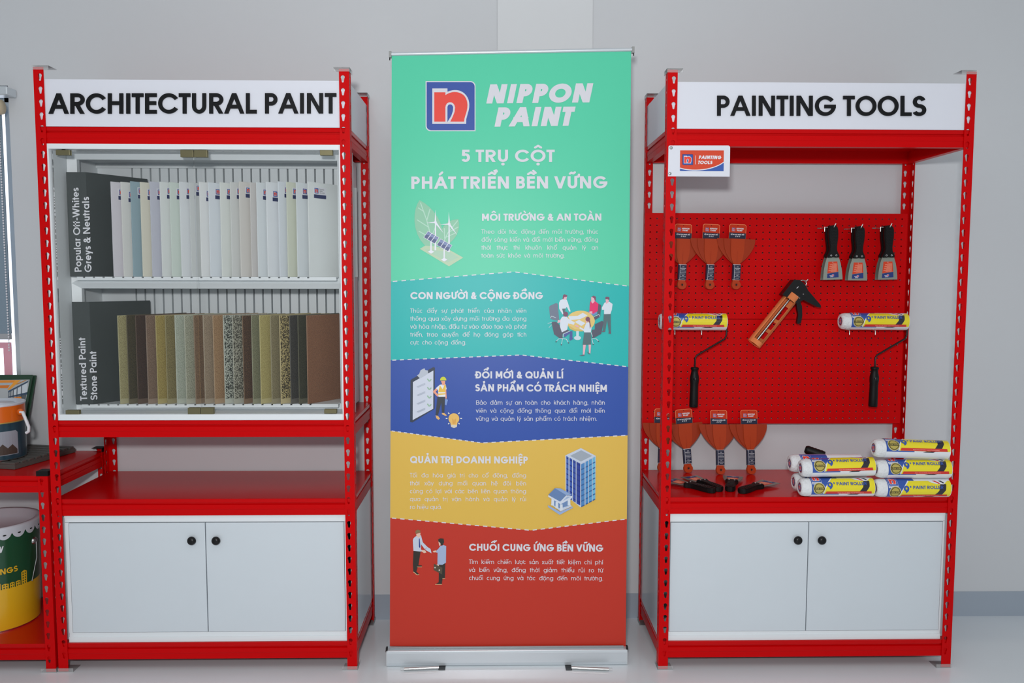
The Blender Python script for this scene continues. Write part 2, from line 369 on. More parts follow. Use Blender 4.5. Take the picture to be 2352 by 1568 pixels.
wf = MB(); wf.box(-3.0, WX0, WY+.05, WY+.09, WZ0, WZ0+.05, ALU); wf.box(-3.0, WX0, WY+.05, WY+.09, WZ1-.05, WZ1, ALU); wf.box(WX0-.045, WX0, WY+.05, WY+.09, WZ0, WZ1, ALU); wf.box(-3.0, -2.955, WY+.05, WY+.09, WZ0, WZ1, ALU)
wo = struct('window_1', wf)
day = mat('daylight sky', (240, 245, 255), .8, emit=1.7)
off = wo.location
MB().box(-3.0-off.x, WX0-off.x, WY+.07-off.y, WY+.074-off.y, WZ0-off.z, WZ1-off.z, GLASS).build('pane', wo)
sky = struct('sky_backdrop', MB().box(-3.3, -1.75, WY+.26, WY+.27, WZ0-.2, WZ1+.2, day))  # added glowing sheet outside the pane, stands in for the daylight
# roller blind in the window
BY = WY-.012
bl = thing('roller_blind', 'grey blue roller blind pulled half down over the window at the far left', 'blind', (-2.2, BY, 2.0))
fab = mat('blind fabric', (128, 146, 160), .75, bump=.1, bscale=300)
zt, zb = P(10, 205, y=BY).z, P(20, 766, y=BY).z
def bloc(x, y, z): return (x+2.2, y-BY, z-2.0)
m = MB(); m.box(-.8, -1.828+2.2, .0, .004, zb-2.0, zt-2.05, fab); m.build('fabric', bl)
m = MB(); m.box(-.8, P(17, 210, y=BY-.05).x+2.2, -.052, .008, zt-2.0-.03, zt-2.0, ALU); m.build('headrail', bl, bevel=.004)
m = MB(); m.box(-.8, -1.83+2.2, -.003, .007, zb-2.0-.022, zb-2.0, mat('blind bar', (165, 168, 172), .5)); m.build('bottom_bar', bl, bevel=.002)
m = MB(); m.lathe([(0, -.01), (.026, -.01), (.028, 0), (.026, .01), (0, .01)], mat('chain wheel', (205, 190, 160), .5), 20, (-1.808+2.2-.008, -.03, zt-2.0-.07), 'x'); m.build('chain_wheel', bl)
m = MB(); cx = P(7, 500, y=BY-.03).x+2.2
for k in range(90): z = zt-2.07-.01*k; m.lathe([(0, -.004), (.003, -.002), (.003, .002), (0, .004)], PW_, 6, (cx, -.03, z))
m.build('bead_chain', bl)['kind'] = 'stuff'
m = MB(); cx2 = P(36, 800, y=BY-.006).x
pk = mat('pink tape', (245, 175, 190), .6)
tp = MB(); a = P(27, 786, y=WY+.068); b_ = P(22, 860, y=WY+.068)
tp.box(-2.6, a.x, WY+.062, WY+.066, a.z-.022, a.z, pk); tp.box(a.x-.03, a.x, WY+.062, WY+.066, a.z-.2, a.z-.022, pk)
tag(tp.build('tape_strip'), 'pink tape stuck on the bright window pane below the blind', 'tape')
# ------------------------------------------------------------------ perforated racks
PWD, PT, PITCHZ = .0325, .0019, .04063
KEY = [(.0064*math.cos(math.radians(a)), .0064*math.sin(math.radians(a))) for a in range(-40, 221, 20)]
KEY = KEY+[(-.0037, -.0110), (-.0028, -.0158), (0, -.0170), (.0028, -.0158), (.0037, -.0110)]
def strip(H, z_first, width, hole_off, u0=0):
    """cells (list of polygons in (u,z)) of a strip with keyhole slots, and the outlines of the holes"""
    polys, holes = [], []; z = z_first; zs = []
    while z > .024: zs.append(z); z -= PITCHZ
    edges = [H]+[(zs[i]+zs[i+1])/2-.004 for i in range(len(zs)-1)]+[.002]
    right = [k for k in KEY if k[0] > 1e-5]; left = [k for k in KEY if k[0] <= 1e-5]
    for i, zc in enumerate(zs):
        a, b = edges[i+1], edges[i]; c = hole_off; h = [(c+p[0], zc+p[1]) for p in KEY]; holes.append(h)
        topk, botk = (c, zc+.0064), (c, zc-.017)
        rs = sorted([p for p in h if p[0] > c+1e-6], key=lambda p: -p[1]); ls = sorted([p for p in h if p[0] < c-1e-6], key=lambda p: -p[1])
        polys.append([(c, b), topk]+rs+[botk, (c, a), (width, a), (width, b)]); polys.append([(c, b), topk]+ls+[botk, (c, a), (u0, a), (u0, b)])
    return polys, holes
def upright_mesh(H, sx, sy):
    """L-section post, corner at the origin, flanges running sx along x and sy along y"""
    m = MB(); polys, holes = strip(H, H-.0155-.011, PWD, .0205)
    for ax in (0, 1):
        if ax: polys, holes = strip(H, H-.0155-.011, PWD, .0205, PT)
        def at(u, z, d): return (sx*u, sy*d, z) if ax == 0 else (sx*d, sy*u, z)
        for d in (0, PT):
            for pl in polys: m.raw([at(u, z, d) for u, z in pl], [range(len(pl))], RED)
        for h in holes:
            n = len(h); m.raw([at(u, z, 0) for u, z in h]+[at(u, z, PT) for u, z in h], [(i, (i+1) % n, n+(i+1) % n, n+i) for i in range(n)], RED)
        for u in ((0, PWD), (PWD,))[ax]: m.raw([at(u, .002, 0), at(u, H, 0), at(u, H, PT), at(u, .002, PT)], [range(4)], RED)
        for z in (.002, H): m.raw([at(PT*ax, z, 0), at(PWD, z, 0), at(PWD, z, PT), at(PT*ax, z, PT)], [range(4)], RED)
    return m
def cap_mesh(z0, z1, sx, sy, m_, ext=.017, base_at=None):
    m = MB(); e = .0022; w = PWD+ext
    m.box(*sorted((-sx*e, sx*w)), *sorted((-sy*e, 0-sy*.0003)), z0, z1, m_); m.box(*sorted((-sx*e, -sx*.0003)), *sorted((0, sy*w)), z0, z1, m_)
    zz = (z1-.002, z1) if base_at == 'top' else (z0, z0+.0016)
    m.box(*sorted((0, sx*w)), *sorted((0, sy*w)), *zz, m_)
    return m
def beam_prof(h):      # (depth, z) outline seen from the end, z down from the underside of the shelf edge
    return [(.009, 0), (.009, -.005), (.0035, -.007), (.0026, -.5*h), (.0040, -.56*h), (.0036, -h), (.026, -h), (.026, -h+.002), (.028, 0)]
def rack(name, label, x0, y0, W, D, H, levels, lip=.0135, bh=.0425, cap=None):
    t = thing(name, label, 'rack', (x0, y0, 0))
    for ix, sx in ((0, 1), (1, -1)):
        for iy, sy in ((0, 1), (1, -1)):
            u = upright_mesh(H, sx, sy).build('upright', t); u.location = (ix*W, iy*D, 0)
            if cap is None:
                cap_mesh(0, .0135, sx, sy, CAP, base_at=None).build('end_cap', u); cap_mesh(H-.0085, H+.0045, sx, sy, CAP, base_at='top').build('end_cap', u)
            else:
                cap_mesh(0, .0135, sx, sy, CAP, base_at=None).build('end_cap', u); cap_mesh(H-.012, H+.004, sx, sy, cap, .004, 'top').build('end_cap', u)
    for zt in levels:
        zb = zt-lip; pr = beam_prof(bh)
        m = MB(); m.prism([(d, zb+z) for d, z in pr], .0026, W-.0026, 'x', RED); m.build('beam', t)
        m = MB(); m.prism([(D-d, zb+z) for d, z in pr], .0026, W-.0026, 'x', RED); m.build('beam', t)
        for s in (0, 1):
            m = MB(); m.prism([((d if s == 0 else W-d), zb+z) for d, z in pr], .030, D-.030, 'y', RED); m.build('side_beam', t)
        m = MB(); m.box(.0034, W-.0034, .0034, D-.0034, zb, zt, DECKM); m.build('shelf_deck', t, bevel=.0015)
    return t
LX, LY, RX, RY, RW, RD = -1.484, 2.690, .548, 2.677, 1.006, .405
rack('steel_rack', 'tall red slotted rack on the left holding the glass display cabinet', LX, LY, RW, RD, 2.000, (1.8139, .8584, .5935, .0979))
rack('steel_rack', 'tall red slotted rack on the right holding the tool pegboard', RX, RY, RW, RD, 2.000, (1.8142, .5968, .0975))
rack('steel_rack', 'low red slotted rack with black caps cut off by the left edge', LX-.008-1.0, LY-.002, 1.0, .405, .686, (.6735, .0985), cap=RUBBER)
# ------------------------------------------------------------------ header boards with raised letters
def header(label, x0, y0, txt, pa, pb, cap, t):
    h = thing('header_sign', label, 'sign', (x0+RW/2, y0+.1, 1.8145)); o = Vector((x0+RW/2, y0+.1, 1.8145)); yb = y0+.0042
    MB().box(.0040-RW/2, RW/2-.0040, .0042-.1, .0122-.1, 0, .1485, SIGN).build('front_panel', h)
    for s in (-1, 1):
        a, b = sorted((s*(RW/2-.004), s*(RW/2-.011))); MB().box(a, b, .0135-.1, RD-.1-.004, 0, .1485, SIGN).build('side_panel', h)
    w = text_run(txt, t, .11)[1]; a, b = Vector(pa), Vector(pb); d = (b-a)/w; up = Vector((d.y, -d.x)).normalized()*cap
    for k, ch in enumerate(txt):
        if ch == ' ': continue
        g, x = text_run(ch, t, .11, True)[0], text_run(txt[:k], t, .11)[1]; l = MB()
        for j, pl in enumerate(g):
            f = [P(q.x, q.y, y=yb-.0052)-o-Vector((0, .000012*(j % 11), 0)) for q in [a+d*(x+c[0])+up*c[1] for c in pl]]; r = [q+Vector((0, .0051, 0)) for q in f]; n = len(f)
            l.raw(f+r, [range(n), range(2*n-1, n-1, -1)]+[(i, (i+1) % n, n+(i+1) % n, n+i) for i in range(n)], BLACK)
        l.build('letter', h)
header('white header board lettered ARCHITECTURAL PAINT on top of the left rack', LX, LY, 'ARCHITECTURAL PAINT', (110.6, 260.9), (772.9, 260.1), 46.8, .185)
header('white header board lettered PAINTING TOOLS on top of the right rack', RX, RY, 'PAINTING TOOLS', (1644, 265.4), (2129.5, 266), 46, .175)
# ------------------------------------------------------------------ white base cabinets
def base_cabinet(label, x0, y0, zb, zt, dz0, dz1, dx0, dxm, dx1, knobs):
    t = thing('base_cabinet', label, 'cabinet', (x0, y0, zb)); f = .010
    m = MB(); h = zt-zb
    for a, b in ((.0045, .0225), (RW-.0225, RW-.0045)): m.box(a, b, .034, RD-.006, 0, h, WHITE)
    m.box(.0225, RW-.0225, .034, RD-.006, 0, .016, WHITE); m.box(.0225, RW-.0225, RD-.02, RD-.006, .016, h-.004, WHITE); m.box(.0225, RW-.0225, .034, RD-.02, h-.02, h-.004, WHITE)
    m.build('body', t)
    m = MB(); g = .0015
    m.box(.0345, RW-.0345, f, .034, 0, .018, WHITE2); m.box(.0345, RW-.0345, f+.003, .034, .018, dz0-zb, WHITE2)
    m.box(.0345, RW-.0345, f, .034, h-.009, h, WHITE2); m.box(.0345, RW-.0345, f+.002, .034, dz1-zb+.0012, h-.009, WHITE2)
    m.box(.0345, dx0-x0-g, f+.002, .034, dz0-zb, dz1-zb, WHITE2); m.box(dx1-x0+g, RW-.0345, f+.002, .034, dz0-zb, dz1-zb, WHITE2)
    m.build('front_frame', t)
    for (a, b), kx in (((dx0, dxm-g), knobs[0]), ((dxm+g, dx1), knobs[1])):
        d = MB(); d.box(a-x0, b-x0, f+.0005, f+.017, dz0-zb+g, dz1-zb-g, WHITE); d = d.build('door', t, bevel=.001)
        MB().lathe([(0, -.019), (.006, -.0188), (.011, -.0165), (.0143, -.011), (.0148, -.008), (.0125, -.004), (.007, -.002), (.006, 0), (.007, .001), (0, .001)], KNOB, 28, (kx[0]-x0, f, kx[1]-zb), 'y').build('knob', d)
yl = LY+.010; yr = RY+.010
def dz(px, py, y): return P(px, py, y=y).z
k1, k2 = P(439, 1242.5, y=yl-.012), P(495, 1242.5, y=yl-.012)
base_cabinet('white two door cabinet built into the bottom of the left rack', LX, LY, .0985, .5365, dz(400, 1452, yl), dz(400, 1199.5, yl), P(160, 1300, y=yl).x+.002, P(474.5, 1325, y=yl).x, LX+RW-.040, ((k1.x, k1.z), (k2.x, k2.z)))
k1, k2 = P(1834, 1241.5, y=yr-.012), P(1889, 1241.5, y=yr-.012)
base_cabinet('white two door cabinet built into the bottom of the right rack', RX, RY, .0980, .5400, dz(1850, 1449, yr), dz(1850, 1198, yr), RX+.037, P(1854.5, 1320, y=yr).x, RX+RW-.042, ((k1.x, k1.z), (k2.x, k2.z)))
# ------------------------------------------------------------------ glazed display cabinet
CX0, CX1, CZ0, CZ1 = LX+.0205, LX+RW-.0205, .8592, 1.7600
dc = thing('display_cabinet', 'white display cabinet with two glass doors full of sample boards', 'cabinet', (LX, LY, CZ0))
def D(x, y, z): return (x-LX, y-LY, z-CZ0)
def dbox(m, x0, x1, y0, y1, z0, z1, mm): return m.box(x0-LX, x1-LX, y0-LY, y1-LY, z0-CZ0, z1-CZ0, mm)
m = MB(); y0c, y1c = LY+.0025, LY+.165; th = .0165
dbox(m, CX0, CX0+th, y0c, y1c, CZ0, CZ1, WHITE2); dbox(m, CX1-th, CX1, y0c, y1c, CZ0, CZ1, WHITE2)
dbox(m, CX0+th, CX1-th, y0c, y1c, CZ0, CZ0+th+.003, WHITE2); dbox(m, CX0+th, CX1-th, y0c, y1c, CZ1-th, CZ1, WHITE2)
m.build('case', dc, bevel=.0006)
FX0, FX1, FY = CX0+th+.001, CX1-th-.001, 2.80; YB = 3.0
zs = dict(t=P(400, 353.5, y=FY).z, ti=P(400, 366, y=FY).z, m1=P(400, 638, y=FY).z, m2=P(400, 650.3, y=FY).z, m3=P(400, 662.5, y=FY).z, bi=P(400, 928, y=FY).z, b=P(400, 941.5, y=FY).z)
def bay(z0, z1, zi0, zi1):
    m = MB(); st = .0275; o = [(FX0, z0), (FX1, z0), (FX1, z1), (FX0, z1)]; i = [(FX0+st, zi0), (FX1-st, zi0), (FX1-st, zi1), (FX0+st, zi1)]
    v = [D(x, FY, z) for x, z in o]+[D(x, FY+.012, z) for x, z in i]+[D(x, FY+.03, z) for x, z in i]+[D(x, FY+.03, z) for x, z in o]
    m.raw(v, [(k, (k+1) % 4, 4+(k+1) % 4, 4+k) for k in range(4)]+[(4+k, 4+(k+1) % 4, 8+(k+1) % 4, 8+k) for k in range(4)]+[(12+k, 12+(k+1) % 4, (k+1) % 4, k) for k in range(4)], WHITE2)
    m.build('bay_frame', dc)
    m = MB(); ylo = FY+.03
    dbox(m, FX0, FX0+.006, ylo, YB+.02, z0, z1, WHITE2); dbox(m, FX1-.006, FX1, ylo, YB+.02, z0, z1, WHITE2)
    dbox(m, FX0+.006, FX1-.006, ylo, YB+.02, z0, z0+.005, WHITE2); dbox(m, FX0+.006, FX1-.006, ylo, YB+.02, z1-.005, z1, WHITE2)
    m.build('bay_box', dc)
    # back wall with upright slots and slot rails
    m = MB(); xa = P(303, 380, y=YB).x; pitch = (P(765, 380, y=YB).x-xa)/22; zt = z1-.005
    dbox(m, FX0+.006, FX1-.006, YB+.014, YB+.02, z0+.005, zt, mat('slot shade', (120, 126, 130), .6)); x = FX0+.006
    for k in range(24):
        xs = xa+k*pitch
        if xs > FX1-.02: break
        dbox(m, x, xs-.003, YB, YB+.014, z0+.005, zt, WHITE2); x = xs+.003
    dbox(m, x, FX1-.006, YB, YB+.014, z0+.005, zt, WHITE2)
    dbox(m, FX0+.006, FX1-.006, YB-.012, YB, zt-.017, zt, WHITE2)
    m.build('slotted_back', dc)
    # tray floor with slot notches at the front edge
    m = MB(); zf = zi0+.0035; dbox(m, FX0+.03, FX1-.03, FY-.022, FY+.03, zf-.012, zf-.004, WHITE2)
    xa = P(261, 633, y=2.78).x; pitch = (P(708, 634, y=2.78).x-xa)/20; x = FX0+.03
    for k in range(-3, 21):
        xs = xa+k*pitch
        dbox(m, x, xs-.0035, FY-.022, FY+.18, zf-.004, zf, WHITE2); x = xs+.0035
    dbox(m, x, FX1-.03, FY-.022, FY+.18, zf-.004, zf, WHITE2)
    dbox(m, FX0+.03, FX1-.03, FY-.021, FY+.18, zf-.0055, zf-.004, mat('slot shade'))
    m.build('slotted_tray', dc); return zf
ZF1 = bay(zs['m2'], zs['t'], zs['m1'], zs['ti']); ZF2 = bay(zs['b'], zs['m2'], zs['bi'], zs['m3'])
GY = LY+.012
gz0, gz1 = P(400, 949, y=GY).z, P(400, 347, y=GY).z; gm = P(451.5, 640, y=GY).x
gx0, gx1 = CX0+th+.006, CX1-th-.004
def door(x0, x1, cl):
    m = MB(); dbox(m, x0, x1, GY, GY+.005, gz0, gz1, GLASS); d = m.build('glass_door', dc)
    for n, px, py, w, h in cl:
        p = P(px, py, y=GY); q = MB(); dbox(q, p.x-w/2, p.x+w/2, GY-.006, GY-.0002, p.z-h/2, p.z+h/2, BRONZE); dbox(q, p.x-w/2, p.x+w/2, GY+.0052, GY+.009, p.z-h/2, p.z+h/2, BRONZE)
        if n == 'hinge': dbox(q, p.x-.004, p.x+.004, GY-.003, GY+.006, *sorted((p.z, (gz1 if py < 640 else gz0)+(.005 if py < 640 else -.001))), RUBBER)
        q.build('hinge' if n == 'hinge' else 'catch_plate', d, bevel=.0008)
door(gx0, gm-.0008, [('hinge', 146, 350.5, .044, .0165), ('hinge', 168, 946, .044, .0140), ('catch', 430.5, 353, .0415, .0225), ('catch', 447, 943, .0415, .0215)])
door(gm+.0008, gx1, [('hinge', 750, 351, .041, .0165), ('hinge', 759.5, 944, .041, .0140), ('catch', 462, 353, .0415, .0225), ('catch', 477, 943, .0415, .0215)])
# ------------------------------------------------------------------ sample boards
ANG = math.atan2(.130, .195)          # boards lean back to the right in their slots
def board_frame(p):   # local x runs along the board, y is its thickness
    return (p.x, p.y, p.z), (0, 0, math.pi/2-ANG)
BL = .232
whites = [(206, 203, 210), (214, 214, 210), (146, 168, 178), (214, 211, 196), (190, 192, 203), (216, 219, 218), (203, 214, 206), (217, 221, 224), (200, 204, 204), (222, 224, 224), (215, 220, 226), (217, 221, 217), (207, 209, 207), (210, 207, 202), (200, 198, 196), (214, 219, 222), (220, 224, 228), (212, 217, 224), (205, 209, 194), (212, 217, 220), (222, 226, 228)]
wname = ['lilac white', 'warm white', 'pale blue', 'cream', 'lilac grey', 'white', 'mint white', 'cool white', 'pale grey', 'bright white', 'bluish white', 'soft white', 'greyish white', 'pinkish white', 'dusty white', 'clean white', 'snow white', 'icy white', 'pale green', 'plain white', 'white']
ordn = ['first', 'second', 'third', 'fourth', 'fifth', 'sixth', 'seventh', 'eighth', 'ninth', 'tenth', 'eleventh', 'twelfth', 'thirteenth', 'fourteenth', 'fifteenth', 'sixteenth', 'seventeenth', 'eighteenth', 'nineteenth', 'twentieth', 'last']
wb = [260.8, 283.7, 305.7, 327.7, 349.7, 372.3, 394.7, 417, 439.6, 462.4, 483, 509.4, 532.6, 553, 577.8, 592.6, 614.7, 642, 661, 683, 709.8]
lh = [14, 20, 11, 13, 14, 10, 11, 11, 0, 18, 10, 10, 10, 8, 17, 12, 18, 8, 10, 9, 9]
HW = P(400, 417, y=2.78).z-ZF1
for i, px in enumerate(wb):
    p = P(px, 633, y=2.78); loc, rot = board_frame(Vector((p.x, 2.78, ZF1+.0004)))
    t = thing('sample_board', '%s painted sample board, %s from the dark divider on the upper shelf' % (wname[i], ordn[i]) if i < 20 else 'plain white sample board shown full face at the right end of the upper shelf', 'sample board', loc, rot, 'painted sample boards on the upper shelf')
    c = mat('paint '+wname[i], tuple(min(240, int(v*1.06)) for v in whites[i]), .5); h = HW+random.uniform(-.002, .002)
    MB().box(0, BL, -.004, 0, 0, h, c).build('panel', t, bevel=.0006)
    m = MB(); a, z1 = .024, h-.006-lh[i]*.0011; fy = -.0043
    m.box(a, a+.057, fy, -.004, z1-.0375, z1, PW_)
    m.box(a+.0005, a+.0565, fy-.0003, fy, z1-.037, z1-.0245, mat('label navy', (44, 52, 96), .5))
    logo(m, lambda x, y, l=0: (x, fy-.0002-l*.0003, z1-.003-y), a+.003, .0, .0185)
    for r in range(3): text_on(m, ['Popular', 'White', '26 21 5P'][r], (a+.026, -.006-r*.006), (a+.026+[.022, .014, .024][r], -.006-r*.006), .0042, lambda x, y, r=r: (x, fy-.0004, z1-.002-(.006+r*.006)-(y+.006+r*.006)), BLACK, .12)
    m.build('label', t)
stones = [('tan', (176, 168, 122), (130, 120, 80), .4), ('dark olive', (82, 72, 44), (50, 44, 26), .45), ('dark brown', (74, 50, 34), (48, 32, 24), .45), ('taupe', (140, 116, 96), (108, 86, 70), .42), ('ochre', (178, 160, 92), (140, 120, 62), .42), ('khaki', (146, 134, 88), (104, 94, 58), .42), ('pale greenish white', (188, 194, 178), (150, 158, 142), .42), ('pale speckled', (182, 182, 160), (128, 130, 110), .43), ('mid brown', (138, 110, 82), (98, 74, 54), .42), ('greige', (168, 150, 126), (132, 114, 92), .42), ('sandy orange', (176, 142, 104), (138, 106, 74), .42), ('white with black flecks', (196, 200, 186), (44, 48, 42), .45), ('grey with fine dark flecks', (176, 174, 156), (70, 68, 56), .45), ('chestnut brown', (112, 80, 52), (62, 42, 28), .48), ('grey olive', (138, 138, 108), (104, 104, 78), .42), ('yellow cream', (190, 178, 116), (160, 146, 88), .42), ('khaki grey', (148, 138, 104), (112, 102, 74), .42), ('cream with dark flecks', (200, 182, 126), (62, 52, 34), .46), ('charcoal', (74, 70, 62), (44, 42, 40), .45), ('dark moss green', (70, 68, 46), (42, 42, 28), .45), ('reddish brown', (142, 98, 68), (116, 76, 52), .42)]
sb = [275.9, 296, 316.7, 340.3, 362.5, 384.4, 406.4, 428, 449.3, 470.7, 493, 516.7, 537.4, 560.3, 580.8, 599.3, 624, 645, 667.7, 686.5, 706.6]
HS = P(400, 724, y=2.78).z-ZF2
for i, px in enumerate(sb):
    nm, c1, c2, am = stones[i]; p = P(px, 922, y=2.78); loc, rot = board_frame(Vector((p.x, 2.78, ZF2+.0004)))
    h = HS+random.uniform(-.001, .001); ms, mp = stone('stone '+nm, c1, c2, am, 300 if 'fleck' in nm else 420), mat('stone base '+nm, tuple(min(255, int(v*.8+45)) for v in c1), .6)
    m = MB(); m.box(0, BL, -.0035, 0, 0, h, mp); z = .0175 if i < 20 else .0
    m.box(.001, BL-.001, -.0050, -.0035, z, h-.001, ms)
    o = m.build('sample_board', base=False); o.location = loc; o.rotation_euler = rot
    tag(o, '%s textured sample board, %s from the divider on the lower shelf' % (nm, ordn[i]) if i < 20 else 'reddish brown textured sample board shown full face at the right end of the lower shelf', 'sample board', 'textured sample boards on the lower shelf')
DARK = mat('charcoal divider', (62, 68, 68), .4); SLOTB = 0
def divider(label, pl, pr, ptop, pbot, zf, lines):
    a, b = P(pl, pbot, y=2.775), P(pr, pbot, y=2.775); zt = P(pl, ptop, y=2.775).z
    t = thing('divider_board', label, 'divider', (a.x, 2.775, zf+.0006)); h = zt-zf-.0006; w = b.x-a.x
    m = MB(); ox, oy = .124, .188; k = .004
    m.prism([(0, 0), (w, 0), (w+ox, oy), (w+ox-k, oy+.002), (w-.002, k), (0, k)], 0, h, 'z', DARK); m.build('panel', t)
    o = Vector((a.x, 2.775, zf+.0006)); m = MB()
    for txt, q0, q1, cp in lines: text_on(m, txt, q0, q1, cp, lambda px, py: P(px, py, y=2.7746)-o, PW_, t=.165, fine=True)
    m.build('lettering', t)
divider('dark grey divider lettered Popular Off-Whites Greys and Neutrals on the upper shelf', 161, 206, 395, 632, ZF1, [('Popular Off-Whites', (187.5, 624.8), (180.4, 430), 16), ('Greys & Neutrals', (210.6, 625), (204.2, 451), 16.3)])
divider('dark grey divider lettered Textured Paint Stone Paint on the lower shelf', 174, 214, 693, 925.5, ZF2, [('Textured Paint', (200.2, 919.5), (195.6, 774.5), 15.8), ('Stone Paint', (223.8, 919), (220.9, 806), 15.8)])
# ------------------------------------------------------------------ pegboard on the right rack
PY = 3.052
def pegpanel(name, label, x0, x1, z0, z1, nx, nz, mx, mz):
    m = MB(); cx = (x1-x0-2*mx)/nx; cz = (z1-z0-2*mz)/nz; r = .0031
    xs = [x0, x0+mx]+[x0+mx+cx*(i+1) for i in range(nx)]+[x1]
    m.box(x0, x0+mx, PY, PY+.001, z0, z1, REDP); m.box(x1-mx, x1, PY, PY+.001, z0, z1, REDP)
    m.box(x0+mx, x1-mx, PY, PY+.001, z0, z0+mz, REDP); m.box(x0+mx, x1-mx, PY, PY+.001, z1-mz, z1, REDP)
    oc = [(r*math.cos(math.radians(90-45*k)), r*math.sin(math.radians(90-45*k))) for k in range(8)]
    vs, fs = [], []
    for i in range(nx):
        for j in range(nz):
            a, b, c, d = x0+mx+cx*i, x0+mx+cx*(i+1), z0+mz+cz*j, z0+mz+cz*(j+1); ox, oz = (a+b)/2, (c+d)/2; n = len(vs)
            vs += [(a, PY, c), (b, PY, c), (b, PY, d), (a, PY, d), (ox, PY, d), (ox, PY, c)]+[(ox+p, PY, oz+q) for p, q in oc]+[(ox+p, PY+.0016, oz+q) for p, q in oc]
            fs += [[n+4, n+6, n+7, n+8, n+9, n+10, n+5, n+1, n+2], [n+4, n+6, n+13, n+12, n+11, n+10, n+5, n, n+3]]+[[n+6+k, n+6+(k+1) % 8, n+14+(k+1) % 8, n+14+k] for k in range(8)]
    m.raw(vs, fs, REDP)
    for a, b, c, d in ((x0, x1, z0, z0+.001), (x0, x1, z1-.001, z1)): m.box(a, b, PY+.001, PY+.026, c, d, REDP)
    for a in (x0, x1-.001): m.box(a, a+.001, PY+.001, PY+.026, z0, z1, REDP)
    tag(m.build(name), label, 'pegboard', 'red pegboard panels')
PX0, PX1 = P(1480, 600, y=PY).x, P(2081, 600, y=PY).x; PZ0, PZM, PZ1 = P(1700, 972.5, y=PY).z, P(1700, 732.5, y=PY).z, P(1700, 489.5, y=PY).z
pegpanel('pegboard', 'upper red perforated panel of the pegboard with scrapers and putty knives', PX0, PX1, PZM+.0008, PZ1, 39, 15, .008, .008)
pegpanel('pegboard', 'lower red perforated panel of the pegboard with the roller handles hanging on it', PX0, PX1, PZ0, PZM-.0008, 39, 15, .008, .008)
def xz(px, py, y): p = P(px, py, y=y); return p.x, p.z
